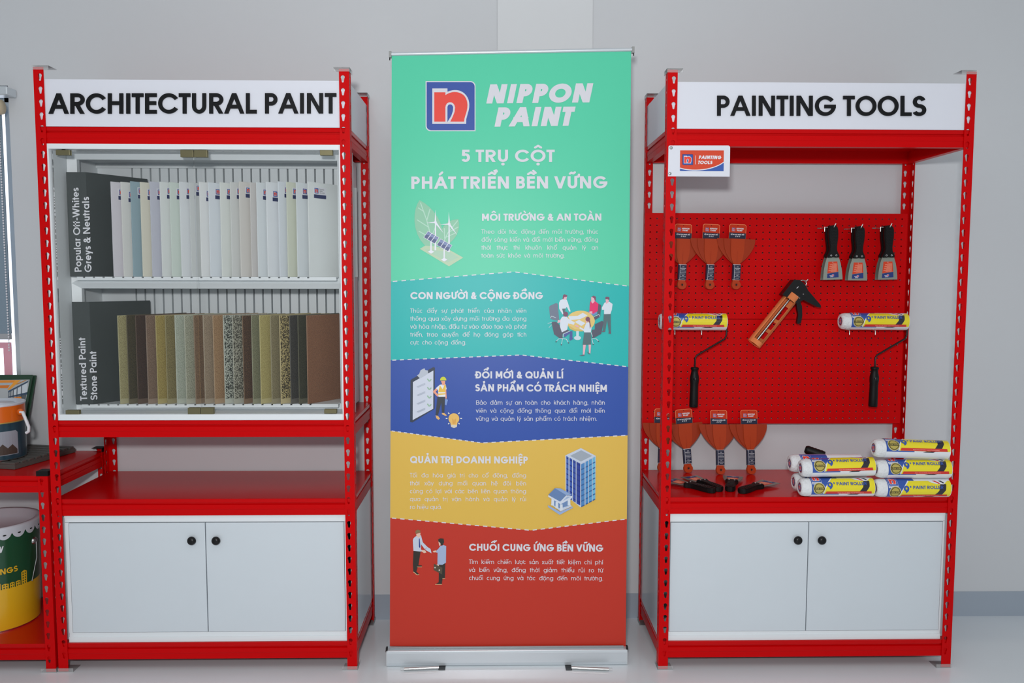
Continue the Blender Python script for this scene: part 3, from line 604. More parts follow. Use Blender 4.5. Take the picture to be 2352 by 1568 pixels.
# ------------------------------------------------------------------ plastic scraper sets
SCR = mat('orange brown plastic', (176, 58, 14), .45, spec=.3); SCRD = mat('shaded orange plastic', (160, 50, 12), .45, spec=.3)  # SCRD: same plastic darkened, shade on the rear blades put into the colour
SNAVY = mat('sleeve navy', (24, 30, 58), .5); EDGE = mat('card edge orange', (248, 148, 96), .5); CARD = mat('card red orange', (200, 52, 14), .5, spec=.25)
def fan(w, h, neck):      # blade outline, top edge at z=0, neck half width at -h
    half = [(w/2, 0)]+[(neck+(w/2-neck)*(1-t**(2.0 if w > .12 else 2.5 if w > .09 else 4.2)), -h*t) for t in [i/10 for i in range(1, 11)]]
    return half+[(-a, b) for a, b in reversed(half)]
def scraper_set(label, loc, rot, group):
    """three blades 2, 4 and 6 inch wide banded together with a header card; origin at the foot of the stem, front towards -y"""
    t = thing('scraper_set', label, 'scraper set', loc, rot, group); top, neck = .1865, .012
    for i, (w, dx, y, mm) in enumerate(((.147, -.0045, .0062, SCRD), (.100, -.0025, .0031, SCRD), (.052, 0, 0, SCR))):
        m = MB(); h = .094; o = [(a+dx*(1+b/h), b+top) for a, b in fan(w, h, neck)]
        n = len(o)//2; tail = [(-neck, top-h), (-neck*1.02, .016)]+[(-.0172*math.sin(a)+0, .0165-.0165*math.cos(a)) for a in [1.2, .8, .4, 0, -.4, -.8, -1.2]]+[(neck*1.02, .016), (neck, top-h)]
        pts = o[:n]+[(neck, top-h)]+[(neck*1.05, .03), (.0165, .02), (.0165, .0125), (.0125, .0045), (.006, .0006), (0, 0), (-.006, .0006), (-.0125, .0045), (-.0165, .0125), (-.0165, .02), (-neck*1.05, .03)]+[(-neck, top-h)]+o[n:]
        m.prism([(a-.0015*i*0+(.0012*i if b < .03 else 0), b) for a, b in pts], y, y+.0014, 'y', mm)
        m.lathe([(.0066, -.0003), (.0036, -.0004), (.0034, .0)], SCRD if i == 2 else SCR, 16, (.0012*i, y, .0165), 'y') if i == 2 else None
        if i == 2:
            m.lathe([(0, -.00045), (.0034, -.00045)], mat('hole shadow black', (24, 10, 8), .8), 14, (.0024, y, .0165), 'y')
            m.prism([(-.0008, top-h+.0), (.0008, top-h+.0), (.0003, top-.045), (-.0003, top-.045)], -.0006, 0, 'y', SCRD)
        m.build('blade', t)
    m = MB(); z0, z1 = .0345, .0915; m.box(-.0148, .0152, -.0016, .0080, z0, z1, SNAVY); f = -.0018
    m.box(-.0148, .0152, -.00175, -.0016, z1-.0012, z1, PW_); m.box(-.0148, .0152, -.00175, -.0016, z0, z0+.0008, PW_); m.box(-.0088, -.0078, -.00175, -.0016, z0+.001, z1-.001, PW_)
    for k, (wd, hh) in enumerate(((.008, .0022), (.02, .0022), (.014, .0013), (.021, .0013), (.021, .0013), (.016, .0013), (.008, .0013), (.021, .0013), (.012, .0013))):
        z = z1-.0085-k*.0053; c = .0035; n = int(wd/.0016)
        for q in range(n): m.box(c-wd/2+q*wd/n, c-wd/2+(q+.72)*wd/n, -.0018, -.0016, z-hh/2, z+hh/2*(.6+.4*((q*7+k) % 3)/2), PW_)
    m.build('sleeve_label', t)
    m = MB(); y = .0080; zc = top+.0015; w = .0325
    def rr(w, z0, z1, r): return [(-w, z0), (w, z0)]+[(w-r+r*math.cos(a), z1-r+r*math.sin(a)) for a in [i*math.pi/10 for i in range(6)]]+[(-w+r*math.cos(a), z1-r+r*math.sin(a)) for a in [math.pi/2+i*math.pi/10 for i in range(6)]][0:0]+[(-w+r-r*math.sin(a), z1-r+r*math.cos(a)) for a in [i*math.pi/10 for i in range(6)]]
    m.prism(rr(w, zc-.004, zc+.0525, .008), y, y+.0012, 'y', EDGE)
    m.poly([(a, y-.0002, b) for a, b in rr(w-.0016, zc-.003, zc+.0509, .0066)], CARD)
    m.poly([(a, y-.0004, b) for a, b in [(-w+.0005, zc-.003), (w-.0005, zc-.003), (w-.0005, zc+.0195), (-w+.0005, zc+.0215)]], SNAVY)
    m.lathe([(0, -.0005), (.0016, -.0005)], BLACK, 10, (0, y, zc+.0465), 'y')
    logo(m, lambda a, b, l=0: (a, y-.0005-l*.00012, zc+.0385-b), -.022, 0, .0125)
    for txt, xa, xb, zz, cp, tt, sh, mm in (('NIPPON', -.006, .022, .0335, .0052, .26, .2, PW_), ('PAINT', -.004, .017, .0265, .0052, .26, .2, PW_), ('BỘ BA DAO NHỰA TRÉT', -.026, .026, .0122, .0043, .24, 0, PW_), ('2" 4" 6"', -.009, .010, .0052, .0045, .22, .1, PW_)):
        text_on(m, txt, (xa, 0), (xb, 0), cp, lambda a, b, zz=zz: (a, y-.0008, zc+zz-b), mm, t=tt, shear=sh)
    m.build('header_card', t); return t
s0 = None
HY = PY-.034
for n, (px, py, lab) in enumerate(((1565, 664, 'hanging set of orange plastic scrapers half behind the red post'), (1629, 664, 'hanging set of orange plastic scrapers, middle one on the pegboard'), (1689.5, 664, 'hanging set of orange plastic scrapers furthest from the red post'))):
    p = P(px, py, y=HY); loc, rot = (p.x, HY, p.z), (math.radians(-1), math.radians(2.0), math.radians(5))
    if s0 is None: s0 = scraper_set(lab, loc, rot, 'orange scraper sets hanging on the pegboard')
    else: dup(s0, loc, rot, lab, 'orange scraper sets hanging on the pegboard')
DECK = .5968
for px, py, tilt, yaw, lab in ((1520, 1083, 1, 4, 'orange scraper set standing on the shelf behind the rear left post'), (1581, 1085, -4, 0, 'orange scraper set standing tilted beside the red front post'), (1655, 1089, 1.2, 2, 'orange scraper set standing third on the shelf, its card straight'), (1725.5, 1088.5, .8, 4, 'orange scraper set standing furthest right, beside the pale wall')):
    p = P(px, py, z=DECK+.002); dup(s0, (p.x, p.y, DECK+.0015), (-math.atan2(max(.004, 3.036-p.y), .25), math.radians(tilt), math.radians(5)), lab, 'orange scraper sets standing on the shelf')
# ------------------------------------------------------------------ putty knives
def putty_knife(label, loc, rot, group):
    """origin at the hanging end of the handle, blade towards -z, print side towards -y"""
    t = thing('putty_knife', label, 'putty knife', loc, rot, group)
    hw = [(0, .0), (-.002, .007), (-.008, .0135), (-.018, .0158), (-.032, .0162), (-.048, .0155), (-.066, .0132), (-.082, .0118), (-.092, .0125), (-.102, .0160), (-.109, .0195), (-.115, .0205), (-.1185, .018), (-.1185, .008), (-.1165, .0)]
    def hp(k): k *= 1.12; return [(w*k, z) for z, w in hw]+[(-w*k, z) for z, w in reversed(hw[1:-1])]
    m = MB(); m.prism(hp(1), -.0055, .0055, 'y', RUBBER); m.prism(hp(.86), -.0085, .0085, 'y', RUBBER)
    for k in range(6):
        z = -.022-.0105*k; m.prism([(-.0105, z+.002), (-.005, z-.001), (0, z+.002), (.005, z-.001), (.0105, z+.002), (.0105, z+.006), (.005, z+.003), (0, z+.006), (-.005, z+.003), (-.0105, z+.006)], -.0094, -.0085, 'y', KNOB)
    m.lathe([(.0042, -.0091), (.0042, -.0085)], KNOB, 12, (0, 0, -.010), 'y'); m.build('handle', t, bevel=.0012)
    m = MB()
    for s in (-1, 1): m.lathe([(.0018, -.0089), (.0018, -.0093), (.0036, -.0093), (.0036, -.0085)], STEEL, 14, (s*.0095, 0, -.1105), 'y')
    m.build('rivet', t)
    m = MB(); half = [(.0185, -.108), (.0235, -.122), (.029, -.140), (.0335, -.165), (.0355, -.185), (.036, -.199)]
    m.prism(half+[(-a, b) for a, b in reversed(half)], -.0006, .0006, 'y', BLADE); m.build('blade', t)
    m = MB(); y = -.0008; a, b = [(-.0165, -.133), (.0165, -.133), (.0205, -.170), (-.0205, -.176)], [(-.0205, -.177), (.0205, -.171), (.0215, -.191), (-.0215, -.193)]
    m.poly([(p, y, q) for p, q in a], ORANGE); m.poly([(p, y, q) for p, q in b], mat('sticker blue', (30, 52, 120), .45))
    for k in range(13):
        w = .011+.0003*k+(.0015 if k % 3 else -.003); z = -.1405-.0024*k; n = int(w/.0012)
        for q in range(n): m.box(.0145-2*w*(q+.7)/n, .0145-2*w*q/n, y-.0002, y-.00005, z-.0005, z+.0005, mat('sticker text', (250, 190, 160), .5))
    m.lathe([(0, y-.0002), (.0012, y-.0002)], PW_, 8, (0, 0, -.1355), 'y')
    logo(m, lambda p, q, l=0: (p, y-.0002-l*.0001, -.1875-q), .0045, 0, -.0085)
    for r, (tx, w) in enumerate((('NIPPON', .013), ('PAINT', .0105))): text_on(m, tx, (0, 0), (w, 0), .003, lambda p, q, r=r: (.001-p, y-.0003, -.1800-r*.004+q-.003), PW_, t=.24, shear=.15)
    m.build('sticker', t); return t
k0 = None; KY = PY-.058
hook_m = mat('hook zinc', (205, 205, 200), .3, 1)
def hook(label, base, pts, group='zinc pegboard hooks'):
    m = MB()
    for pth in pts: m.tube(pth, .0021, hook_m, 8)
    tag(m.build('peg_hook'), label, 'hook', group)
nm = ('nearest the caulking gun', 'in the middle of the row', 'nearest the right edge of the pegboard')
for n, (px, py, tilt) in enumerate(((1913, 517, -1.7), (1974.5, 519, .4), (2041, 517, -1.0))):
    for j in (0, 1):
        y = KY+.021*j; p = P(px, py, y=KY); loc = (p.x-.0015*j, y, p.z); rot = (0, math.radians(tilt), 0)
        lab = 'black handled putty knife hanging in front, %s' % nm[n] if j == 0 else 'putty knife hanging hidden behind the one %s' % nm[n]
        if k0 is None: k0 = putty_knife(lab, loc, rot, 'putty knives hanging on the pegboard')
        else: dup(k0, loc, rot, lab, 'putty knives hanging on the pegboard')
    x, z = p.x, p.z-.0098
    hook('zinc hook holding the putty knives %s' % nm[n], None, [[(x-.022, PY-.001, z+.002), (x-.022, KY-.004, z+.002)], [(x-.036, PY-.0032, z+.002), (x+.02, PY-.0032, z+.002)], [(x-.0335, KY-.004, z+.002), (x-.022, KY-.004, z+.002)], [(x-.0325, KY-.006, z+.003), (x-.0325, KY-.006, z-.014)], [(x, PY-.003, z+.001), (x, KY-.010, z+.001), (x+.001, KY-.013, z+.006), (x+.006, KY-.013, z+.016)]])
lay = ((1551, 1111, 1642, 1133, 'putty knife lying furthest left, beside the red front post'), (1600, 1107, 1656, 1130, 'putty knife lying on the shelf, second from the red front post'), (1682, 1106, 1676, 1130, 'putty knife lying on the shelf with its blade straight back'), (1760, 1115, 1700, 1134, 'putty knife lying furthest right with its blade to the right'))
for bx, by, hx, hy, lab in lay:
    a, h = P(bx, by, z=DECK), P(hx, hy, z=DECK); d = (a-h); d.z = 0; d.normalize()
    h = Vector((h.x, h.y, DECK+.0098))
    Mx = Matrix(((-d.y, 0, -d.x), (d.x, 0, -d.y), (0, -1, 0)))
    dup(k0, h, Mx.to_euler(), lab, 'putty knives lying on the shelf')
# ------------------------------------------------------------------ caulking gun
CO = mat('orange painted steel', (255, 152, 92), .45); gy = 3.005
ga, gb = P(1737, 783, y=gy), P(1812, 689, y=gy)       # axis of the cradle
cg = thing('caulking_gun', 'orange caulking gun with black handle hanging aslant on the pegboard', 'caulking gun', ga)
ax = (gb-ga).normalized(); L = (gb-ga).length; e1 = Vector((0, -1, 0)); e2 = ax.cross(e1).normalized()    # e1 towards the room, e2 to the right and down
if e2.x < 0: e2 = -e2
R_ = .0265
def cg_pt(l, ang, r): return ax*l+(e1*math.cos(ang)+e2*math.sin(ang))*r
def shell(m, l0, l1, a0, a1, n=14, th=.0016, mm=CO):
    vs = []
    for l in (l0, l1):
        for r in (R_, R_-th):
            for k in range(n+1): vs.append(cg_pt(l, math.radians(a0+(a1-a0)*k/n), r))
    N_ = n+1; fs = []
    for k in range(n): fs += [(k, k+1, 2*N_+k+1, 2*N_+k), (N_+k, N_+k+1, 3*N_+k+1, 3*N_+k), (k, k+1, N_+k+1, N_+k), (2*N_+k, 2*N_+k+1, 3*N_+k+1, 3*N_+k)]
    fs += [(0, N_, 3*N_, 2*N_), (n, N_+n, 3*N_+n, 2*N_+n)]; m.raw(vs, fs, mm, True)
m = MB(); shell(m, -.012, L+.002, -186, -50); shell(m, -.012, L+.002, 42, 120); shell(m, -.014, .004, -180, 180, 32); shell(m, L, L+.026, -180, 180, 32)
vs = [cg_pt(-.013, math.radians(a), r) for r in (R_, .011) for a in range(0, 360, 15)]; m.raw(vs, [(k, (k+1) % 24, 24+(k+1) % 24, 24+k) for k in range(24)], CO)
shell(m, .0, .022, 118, 176, 8); shell(m, L-.022, L, 118, 176, 8); shell(m, .052, .066, 118, 176, 8); shell(m, .098, .112, 118, 176, 8)
m.build('cradle', cg)
m = MB(); m.tube([ax*-.004, ax*(L+.02)], .0042, STEEL, 10)
for k in range(46): m.tube([ax*(.01+k*.0032), ax*(.0116+k*.0032)], .0049, STEEL, 8)
m.tube([ax*-.006, ax*-.002], .018, STEEL, 20); m.build('push_rod', cg)
def cg_prism(px, y0, y1, mm, name, parent=cg, bev=.0015):
    pts = [P(x, y, y=gy)-ga for x, y in px]; m = MB(); m.prism([(p.x, p.z) for p in pts], y0, y1, 'y', mm); return m.build(name, parent, bevel=bev)
cg_prism([(1793, 676), (1820, 642), (1833, 642.5), (1846, 655), (1852, 667), (1880.5, 700), (1881, 706), (1873, 705), (1848, 692), (1841, 688), (1826, 697), (1822, 693)], -.020, .020, KNOB, 'handle_body')
cg_prism([(1826, 690), (1834, 687), (1840.5, 703), (1841, 725), (1838, 741), (1831.5, 744), (1829, 741), (1832, 722), (1829, 705)], -.008, .008, KNOB, 'trigger')
m = MB()
for px, py, r in ((1840.5, 675, .0022), (1828, 680, .0018), (1832, 684, .0018)): p = P(px, py, y=gy)-ga; m.lathe([(0, -.0215), (r, -.0212), (r, -.0195)], STEEL, 12, (p.x, 0, p.z), 'y')
p0, p1 = P(1825, 662, y=gy)-ga, P(1829, 658, y=gy)-ga; m.tube([(p0.x, -.0208, p0.z), (p1.x, -.0208, p1.z)], .0012, PW_, 6); m.build('rivet', cg)
pts = [P(x, y, y=gy)-ga for x, y in ((1836, 649), (1838, 644.5), (1844, 643), (1850, 645), (1852, 651), (1850, 657), (1846, 662))]
m = MB(); m.tube([(p.x, 0, p.z) for p in pts], .0026, hook_m, 8); m.build('hanging_loop', cg)
q = P(1847, 645, y=gy); hook('zinc hook carrying the caulking gun', None, [[(q.x, PY-.002, q.z-.0045), (q.x, gy-.012, q.z-.0045), (q.x+.002, gy-.016, q.z-.001), (q.x+.008, gy-.016, q.z+.006)]])
# ------------------------------------------------------------------ paint rollers in printed wrappers
NAP = mat('roller nap', (226, 228, 230), .75, bump=.5, bscale=120); FILM = dict(coat=.6)
YEL = mat('wrapper yellow', (238, 222, 34), .32, coat=.5, bump=.05, bscale=25); WBL = mat('wrapper blue', (46, 84, 168), .32, coat=.5, bump=.05, bscale=25); WBK = mat('wrapper black', (34, 34, 48), .32, coat=.5)
WRD = mat('wrapper red', (214, 48, 34), .35, coat=.4); WGD = mat('seal gold', (204, 186, 98), .3, .4); WWH = mat('wrapper white', (232, 234, 238), .32, coat=.5)
RLEN, RRAD = .250, .0312
def sleeve_parts(t):
    """wrapped roller sleeve along local x, centred on the origin, print centre towards -y"""
    m = MB(); h = RLEN/2
    prof = [(0, -h+.004), (.012, -h+.0035), (.0155, -h+.002), (.0185, -h), (.024, -h+.001), (.0280, -h+.006), (RRAD-.0008, -h+.018), (RRAD-.0004, 0), (RRAD-.0008, h-.010), (.0280, h-.004), (.024, h-.001), (.0185, h), (.012, h-.002), (0, h-.003)]
    m.lathe(prof, NAP, 36, (0, 0, 0), 'x'); m.build('nap_sleeve', t)
    m = MB()
    for s in (-1,):
        def pe(a, b, l=0): return (s*(h-.0025)-.0006-l*.0002, -a, -b)
        m.poly([pe(.0165*math.cos(math.radians(k)), .0165*math.sin(math.radians(k)), 0) for k in range(0, 360, 15)], mat('end disc maroon', (120, 34, 62), .4, coat=.4)); logo(m, lambda a, b, l=0: pe(a, b, l+1), -.0095, -.0095, .019)
    m.build('end_label', t)
    m = MB()
    def strips(pl, mm, lay):          # pl in (s along axis metres, v metres up round the drum; 0 = facing the room)
        vmin, vmax = min(q[1] for q in pl), max(q[1] for q in pl); st = .0036; k = math.floor(vmin/st)
        while k*st < vmax-1e-9:
            c = clip(clip(pl, 1, k*st, True), 1, (k+1)*st, False)
            if len(c) > 2: m.poly([(s, -(RRAD+lay*.00018)*math.cos(v/RRAD), (RRAD+lay*.00018)*math.sin(v/RRAD)) for s, v in c], mm)
            k += 1
    def R(s0, s1, v0, v1): return [(s0, v0), (s1, v0), (s1, v1), (s0, v1)]
    strips(R(-.093, .121, -.052, .068), WWH, 1)
    strips(R(-.093, .0, -.0155, .068), WBL, 2)
    strips([(-.019, .047), (-.036, .026), (-.046, .010), (-.052, -.0115), (.119, -.0115), (.121, .047)], YEL, 3)
    strips([(-.0545, -.012), (-.0485, .010), (-.0385, .0265), (-.0215, .0480), (-.0185, .0465), (-.0355, .0255), (-.0455, .0095), (-.0515, -.012)], WWH, 4)
    strips([(.053, -.0115), (.068, -.002), (.079, .012), (.084, .034), (.104, .034), (.101, .014), (.091, -.002), (.078, -.0115)], WBK, 5)
    strips([(.028, -.0155), (.040, -.0115), (.070, -.0115), (.062, -.0155)], WBK, 5)
    strips([(.046, .047), (.056, .039), (.074, .034), (.096, .033), (.112, .047)], WWH, 6); strips([(.060, .047), (.080, .034), (.085, .036), (.070, .047)], WRD, 7); strips([(.080, .047), (.094, .036), (.099, .038), (.090, .047)], WBK, 7)
    strips([(-.044, -.0020), (.108, -.0020), (.110, -.0110), (-.047, -.0110)], WRD, 6)
    sx_, sv_ = -.0685, .0075
    for n, r, mm, l in ((28, .0200, WWH, 7), (28, .0193, WGD, 8), (28, .0165, mat('seal dark', (64, 58, 34), .4), 9), (28, .0142, WGD, 10)):
        strips([(sx_+r*math.cos(2*math.pi*k/n), sv_+r*math.sin(2*math.pi*k/n)) for k in range(n)], mm, l)
    strips(R(sx_-.018, sx_+.018, sv_-.0035, sv_+.0035), mat('seal dark'), 11)
    def tx(s, pa, pb, v, cap, mm, tt, lay=12, **kw):
        pl, w = text_run(s, tt, **kw); sc = (pb-pa)/w
        for j, q in enumerate(pl): strips([(pa+a*sc, v+b*cap) for a, b in q], mm, lay+.06*(j % 11))
    tx('LĂN SƠN', sx_-.0155, sx_+.0155, sv_-.002, .0040, WGD, .2)
    tx('9', -.0425, -.0215, .0040, .0250, WBL, .21); tx('"', -.0195, -.0155, .0130, .0150, WBL, .12)
    tx('PAINT ROLLER', -.0100, .0925, .0185, .0100, WBL, .19, 13)
    tx('Super Smooth Roller Superb Performance', -.006, .082, -.0080, .0026, mat('pale print', (250, 200, 190), .5), .16, 8)
    def lf(a, b, l=0): return (-.0905+a, .0610-b)
    k = .0325/1199
    strips(R(-.0905, -.0580, .0215, .0300), WWH, 5); tx('NIPPON PAINT', -.0890, -.0595, .0240, .0030, WBL, .2, 6)
    for i, (pts, mm) in enumerate(((LG_B1, WWH), (LG_B2, WBL), (LG_OUT, WWH), (LG_RED, NRED), (LG_CW, WWH), (LG_CN, WBL))):
        q = [lf((a-183)*k, (b-170)*k) for a, b in pts]
        strips(q, mm, 7+i)
    m.build('printed_wrapper', t)
def packed(label, loc, rot):
    t = thing('roller_sleeve', label, 'paint roller', loc, rot, 'wrapped paint rollers on the shelf'); sleeve_parts(t); return t
# hanging rollers with their frames
RYH = PY-.060
def hung(label, pxc, pyc, tilt, src=None):
    p = P(pxc, pyc, y=RYH)
    if src is not None: return dup(src, p, (math.radians(13), math.radians(tilt), 0), label)
    t = thing('paint_roller', label, 'paint roller', p, (math.radians(13), math.radians(tilt), 0), 'paint rollers hanging on the pegboard'); sleeve_parts(t)
    k = .0016       # metres per photo pixel on this plane
    c = math.radians(-13)
    def rel(px, py): q = P(px, py, y=RYH-.004)-P(2006, 738, y=RYH); return Vector((q.x, q.y*math.cos(c)+q.z*-math.sin(c), q.z*math.cos(c)+q.y*math.sin(c)))
    m = MB(); pts = [Vector((RLEN/2-.006, 0, 0)), rel(2083, 738), rel(2084, 750), rel(2083, 768), rel(2079, 777), rel(2045, 797), rel(2015, 815), rel(2011, 821), rel(2010, 843)]
    m.tube(pts, .0032, KNOB, 10); m.build('frame_rod', t)
    d = (rel(2006, 936)-rel(2010, 843)).normalized(); a = rel(2010, 842); m = MB()
    prof = [(0, .0118), (.003, .0150), (.007, .0152), (.011, .0118), (.02, .0128), (.036, .0162), (.05, .0165), (.062, .0150), (.075, .0148), (.11, .0156), (.145, .0160), (.149, .0150), (.1495, .005)]
    m.tube([a+d*h for h, r in prof], [r for h, r in prof], RUBBER, 18); q = a+d*.138
    m.tube([q-Vector((0, .0166, 0)), q+Vector((0, .0155, 0))], .0034, BLACK, 10)
    m.tube([a+d*.03-Vector((0, .0105, 0)), a+d*.04-Vector((0, .0118, 0)), a+d*.056-Vector((0, .0105, 0))], [.003, .0085, .003], KNOB, 12)
    m.build('grip', t); return t
h0 = hung('paint roller in yellow wrapper hanging on the right of the pegboard', 2006, 738, .4)
hung('paint roller in yellow wrapper hanging on the left, half behind the red post', 1591, 738.5, .3, h0)
for px, tp in ((1929+18, 'left end of the right hanging roller'), (2006, 'middle of the right hanging roller'), (1548, 'left half of the left hanging roller'), (1609, 'right half of the left hanging roller')):
    q = P(px, 757.5, y=RYH-.02); z = q.z
    hook('zinc hook under the %s' % tp, None, [[(q.x, PY-.001, z), (q.x, RYH-.034, z), (q.x, RYH-.036, z-.004), (q.x, RYH-.036, z-.017)], [(q.x-.002, PY-.0032, z), (q.x+.022, PY-.0032, z)]])
# piles on the shelf
def pile(label, pxl, pyl, pxr, pyr, y, spin, yaw=0, src=[None]):
    a, b = P(pxl, pyl, y=y), P(pxr, pyr, y=y); c = (a+b)/2; roll = -math.atan2(b.z-a.z, b.x-a.x)
    E_ = (Matrix.Rotation(math.radians(yaw), 3, 'Z')@Matrix.Rotation(roll, 3, 'Y')@Matrix.Rotation(math.radians(spin), 3, 'X')).to_euler()
    if src[0] is None: src[0] = packed(label, c, E_); return src[0]
    return dup(src[0], c, E_, label, 'wrapped paint rollers on the shelf')
YR_ = 2.678
def level(k): return DECK+.0006+RRAD+k*2*(RRAD+.0009)
def pile(label, pxl, pxr, y, lev, spin, yaw=0, roll=0, dz_=0, src=[None]):
    z = level(lev)+dz_; py = 1120-lev*43; x = (P(pxl, py, y=y).x+P(pxr, py, y=y).x)/2; c = Vector((x, y, z))
    E_ = (Matrix.Rotation(math.radians(yaw), 3, 'Z')@Matrix.Rotation(math.radians(roll), 3, 'Y')@Matrix.Rotation(math.radians(spin), 3, 'X')).to_euler()
    if src[0] is None: src[0] = packed(label, c, E_); return src[0]
    return dup(src[0], c, E_, label, 'wrapped paint rollers on the shelf')
pile('yellow wrapped roller at the bottom of the right hand stack', 2008, 2177, YR_, 0, 27, 0)
pile('yellow wrapped roller in the middle of the right hand stack', 2009, 2180, YR_+.004, 1, 0, -.6)
pile('yellow wrapped roller tilted on top of the right hand stack', 2007, 2173, YR_+.002, 2, -20, -1, 1.6, .0035)
pile('yellow wrapped roller at the front bottom of the left hand pile', 1835, 2004, YR_+.012, 0, 9, 0)
pile('yellow wrapped roller at the front top of the left hand pile', 1837, 2006, YR_+.016, 1, -10, 0, -1.2, .0028)
pile('yellow wrapped roller at the back bottom of the left hand pile', 1821, 1985, YR_+.085, 0, 60, 0)
pile('yellow wrapped roller at the back top of the left hand pile', 1811, 1977, YR_+.088, 1, 40, 0)
a, b = P(1849, 1031, y=2.87), P(1893, 1046, y=2.84); m = MB(); d = b-a
m.tube([a+d*k/12 for k in range(13)], [.011]+[.0150+.0010*(k % 2) for k in range(11)]+[.0148], RUBBER, 18); m.tube([b-d*.01, b+d*.02], .0122, BLACK, 16)
tag(m.build('roller_grip'), 'black ribbed roller grip lying aslant behind the left hand pile of rollers', 'grip')
# ------------------------------------------------------------------ small sign plate on the right rack
ty = RY-.0035
tg = thing('sign_plate', 'small white plate with red and blue PAINTING TOOLS print screwed to the post', 'sign', P(1606, 405, y=ty)); to = P(1606, 405, y=ty)
def tf(px, py, l=0): p = P(px, py, y=ty)-to; return Vector((p.x, -.0003-l*.0002, p.z))
m = MB(); out = [(1535.5, 337)]+[(1539-3.5*math.cos(a), 337.5-3.5*math.sin(a)) for a in (.5, 1, 1.57)]+[(1672-(-5)*math.sin(a)-0, 339-5*math.cos(a)) for a in (0, .4, .8, 1.2, 1.57)]+[(1676, 405.6), (1534.3, 404.8)]
o2 = [tf(*q) for q in out]; m.prism([(p.x, p.z) for p in o2], 0, .0028, 'y', SIGN); m.build('plate', tg)
m = MB(); fx = lambda x, y, l=0: tf(1450+x/4.238, 130+y/4.238, l)
m.poly([fx(*q) for q in ((475, 912), (901, 913), (898, 1115), (473, 1113))], ORANGE)
cur = _bez((473, 1080), (600, 1120), (800, 1100), (900, 1022), 14)
m.poly([fx(x, y, 1) for x, y in cur]+[fx(898, 1115, 1), fx(473, 1113, 1)], mat('plate blue', (48, 88, 170), .4))
m.poly([fx(x, y, 2) for x, y in cur]+[fx(x, y+9, 2) for x, y in reversed(cur)], PW_)
logo(m, fx, 497, 950, 104); m.poly([fx(*q, 2) for q in ((625, 962), (629, 962), (627, 1048), (623, 1048))], PW_)
text_on(m, 'PAINTING', (652, 996), (874, 998), 34, lambda x, y: fx(x, y, 3), PW_, t=.26, shear=.2); text_on(m, 'TOOLS', (645, 1046), (788, 1047), 34, lambda x, y: fx(x, y, 3), PW_, t=.26, shear=.2)
m.build('print', tg)
for px, py in ((1541.5, 339.5), (1538.8, 398.6)): p = tf(px, py); MB().lathe([(0, -.0034), (.0025, -.0032), (.0047, -.002), (.0052, 0), (0, 0)], STEEL, 20, (p.x, 0, p.z), 'y').build('screw', tg)
# ------------------------------------------------------------------ roll-up banner
BK, BY0, BZ0 = .102/2.03, 2.735, .06
def BP(px, py, l=0):
    d = CR.T@np.array([(px-1176)/FPX, (784-py)/FPX, 1.]); c = BY0-.0003*l
    t = (c+BK*(CZ-BZ0))/(d[1]-BK*d[2]); return Vector((t*d[0], t*d[1], CZ+t*d[2]))
bo = BP(1166, 1486); bo.z = 0
bn = thing('rollup_banner', 'tall roll-up banner in green, teal, blue, yellow and red between the racks', 'banner', bo)
def bp(px, py, l=0): return BP(px, py, l)-bo
BCOL = {}
def bc(name, rgb): return mat('banner '+name, rgb, .42, spec=.38)
m = MB()
GRN, TEA, BLU, YLW, RDD = bc('green', (82, 206, 166)), bc('teal', (14, 180, 176)), bc('blue', (40, 78, 164)), bc('yellow', (222, 182, 78)), bc('red', (192, 48, 30))
BWH = bc('white', (216, 216, 223))
def edgeL(y): return 899.7+(895.4-899.7)*(y-127.6)/(1483.4-127.6)
def edgeR(y): return 1449.7+(1437-1449.7)*(y-117.8)/(1486-117.8)
B1 = [(edgeL(646.5), 646.5), (1180, 624), (edgeR(657), 657)]; B2 = [(edgeL(827), 827), (1197, 815), (edgeR(842), 842)]
B3 = [(edgeL(989), 989), (1106.7, 1016.8), (edgeR(999.5), 999.5)]; B4 = [(edgeL(1189), 1189), (1219.8, 1217.5), (edgeR(1191.5), 1191.5)]
top_, bot_ = [(899.7, 127.6), (1449.7, 117.8)], [(895.4, 1483.4), (1437, 1486)]
for up_, dn, c in ((top_, B1, GRN), (B1, B2, TEA), (B2, B3, BLU), (B3, B4, YLW), (B4, bot_, RDD)): m.poly([bp(*q) for q in up_]+[bp(*q) for q in reversed(dn)], c)
bk = [bp(*q, -1.2) for q in top_+bot_[::-1]]; m.poly(bk, bc('back', (205, 205, 205)))
fr_, n = [bp(*q) for q in top_+bot_[::-1]], 4
for i in range(4): m.poly([fr_[i], fr_[(i+1) % 4], bk[(i+1) % 4], bk[i]], bc('back', (205, 205, 205)))
def dashes(a, b, n, ph=0, th=1.1):
    for i in range(n):
        f0, f1 = (i+ph)/n, (i+ph+.52)/n; f1 = min(f1, 1); p = [(a[0]+(b[0]-a[0])*f, a[1]+(b[1]-a[1])*f) for f in (f0, f1)]
        m.poly([bp(p[0][0], p[0][1]-th, 2), bp(p[1][0], p[1][1]-th, 2), bp(p[1][0], p[1][1]+th, 2), bp(p[0][0], p[0][1]+th, 2)], BWH)
for L_, k in ((B1, (14, 14)), (B2, (17, 14)), (B3, (15, 18)), (B4, (17, 12))): dashes(L_[0], L_[1], k[0], .2); dashes(L_[1], L_[2], k[1], .2)
def bl2(x, y, l=0): return bp(960+x/10.453, 170+y/10.453, l+1)
for i, (pts, c) in enumerate(((LG_B1, BWH), (LG_B2, NBLUE), (LG_OUT, BWH), (LG_RED, NRED), (LG_CW, BWH), (LG_CN, NBLUE))): m.poly([bl2(x, y, i*.6) for x, y in pts], c)
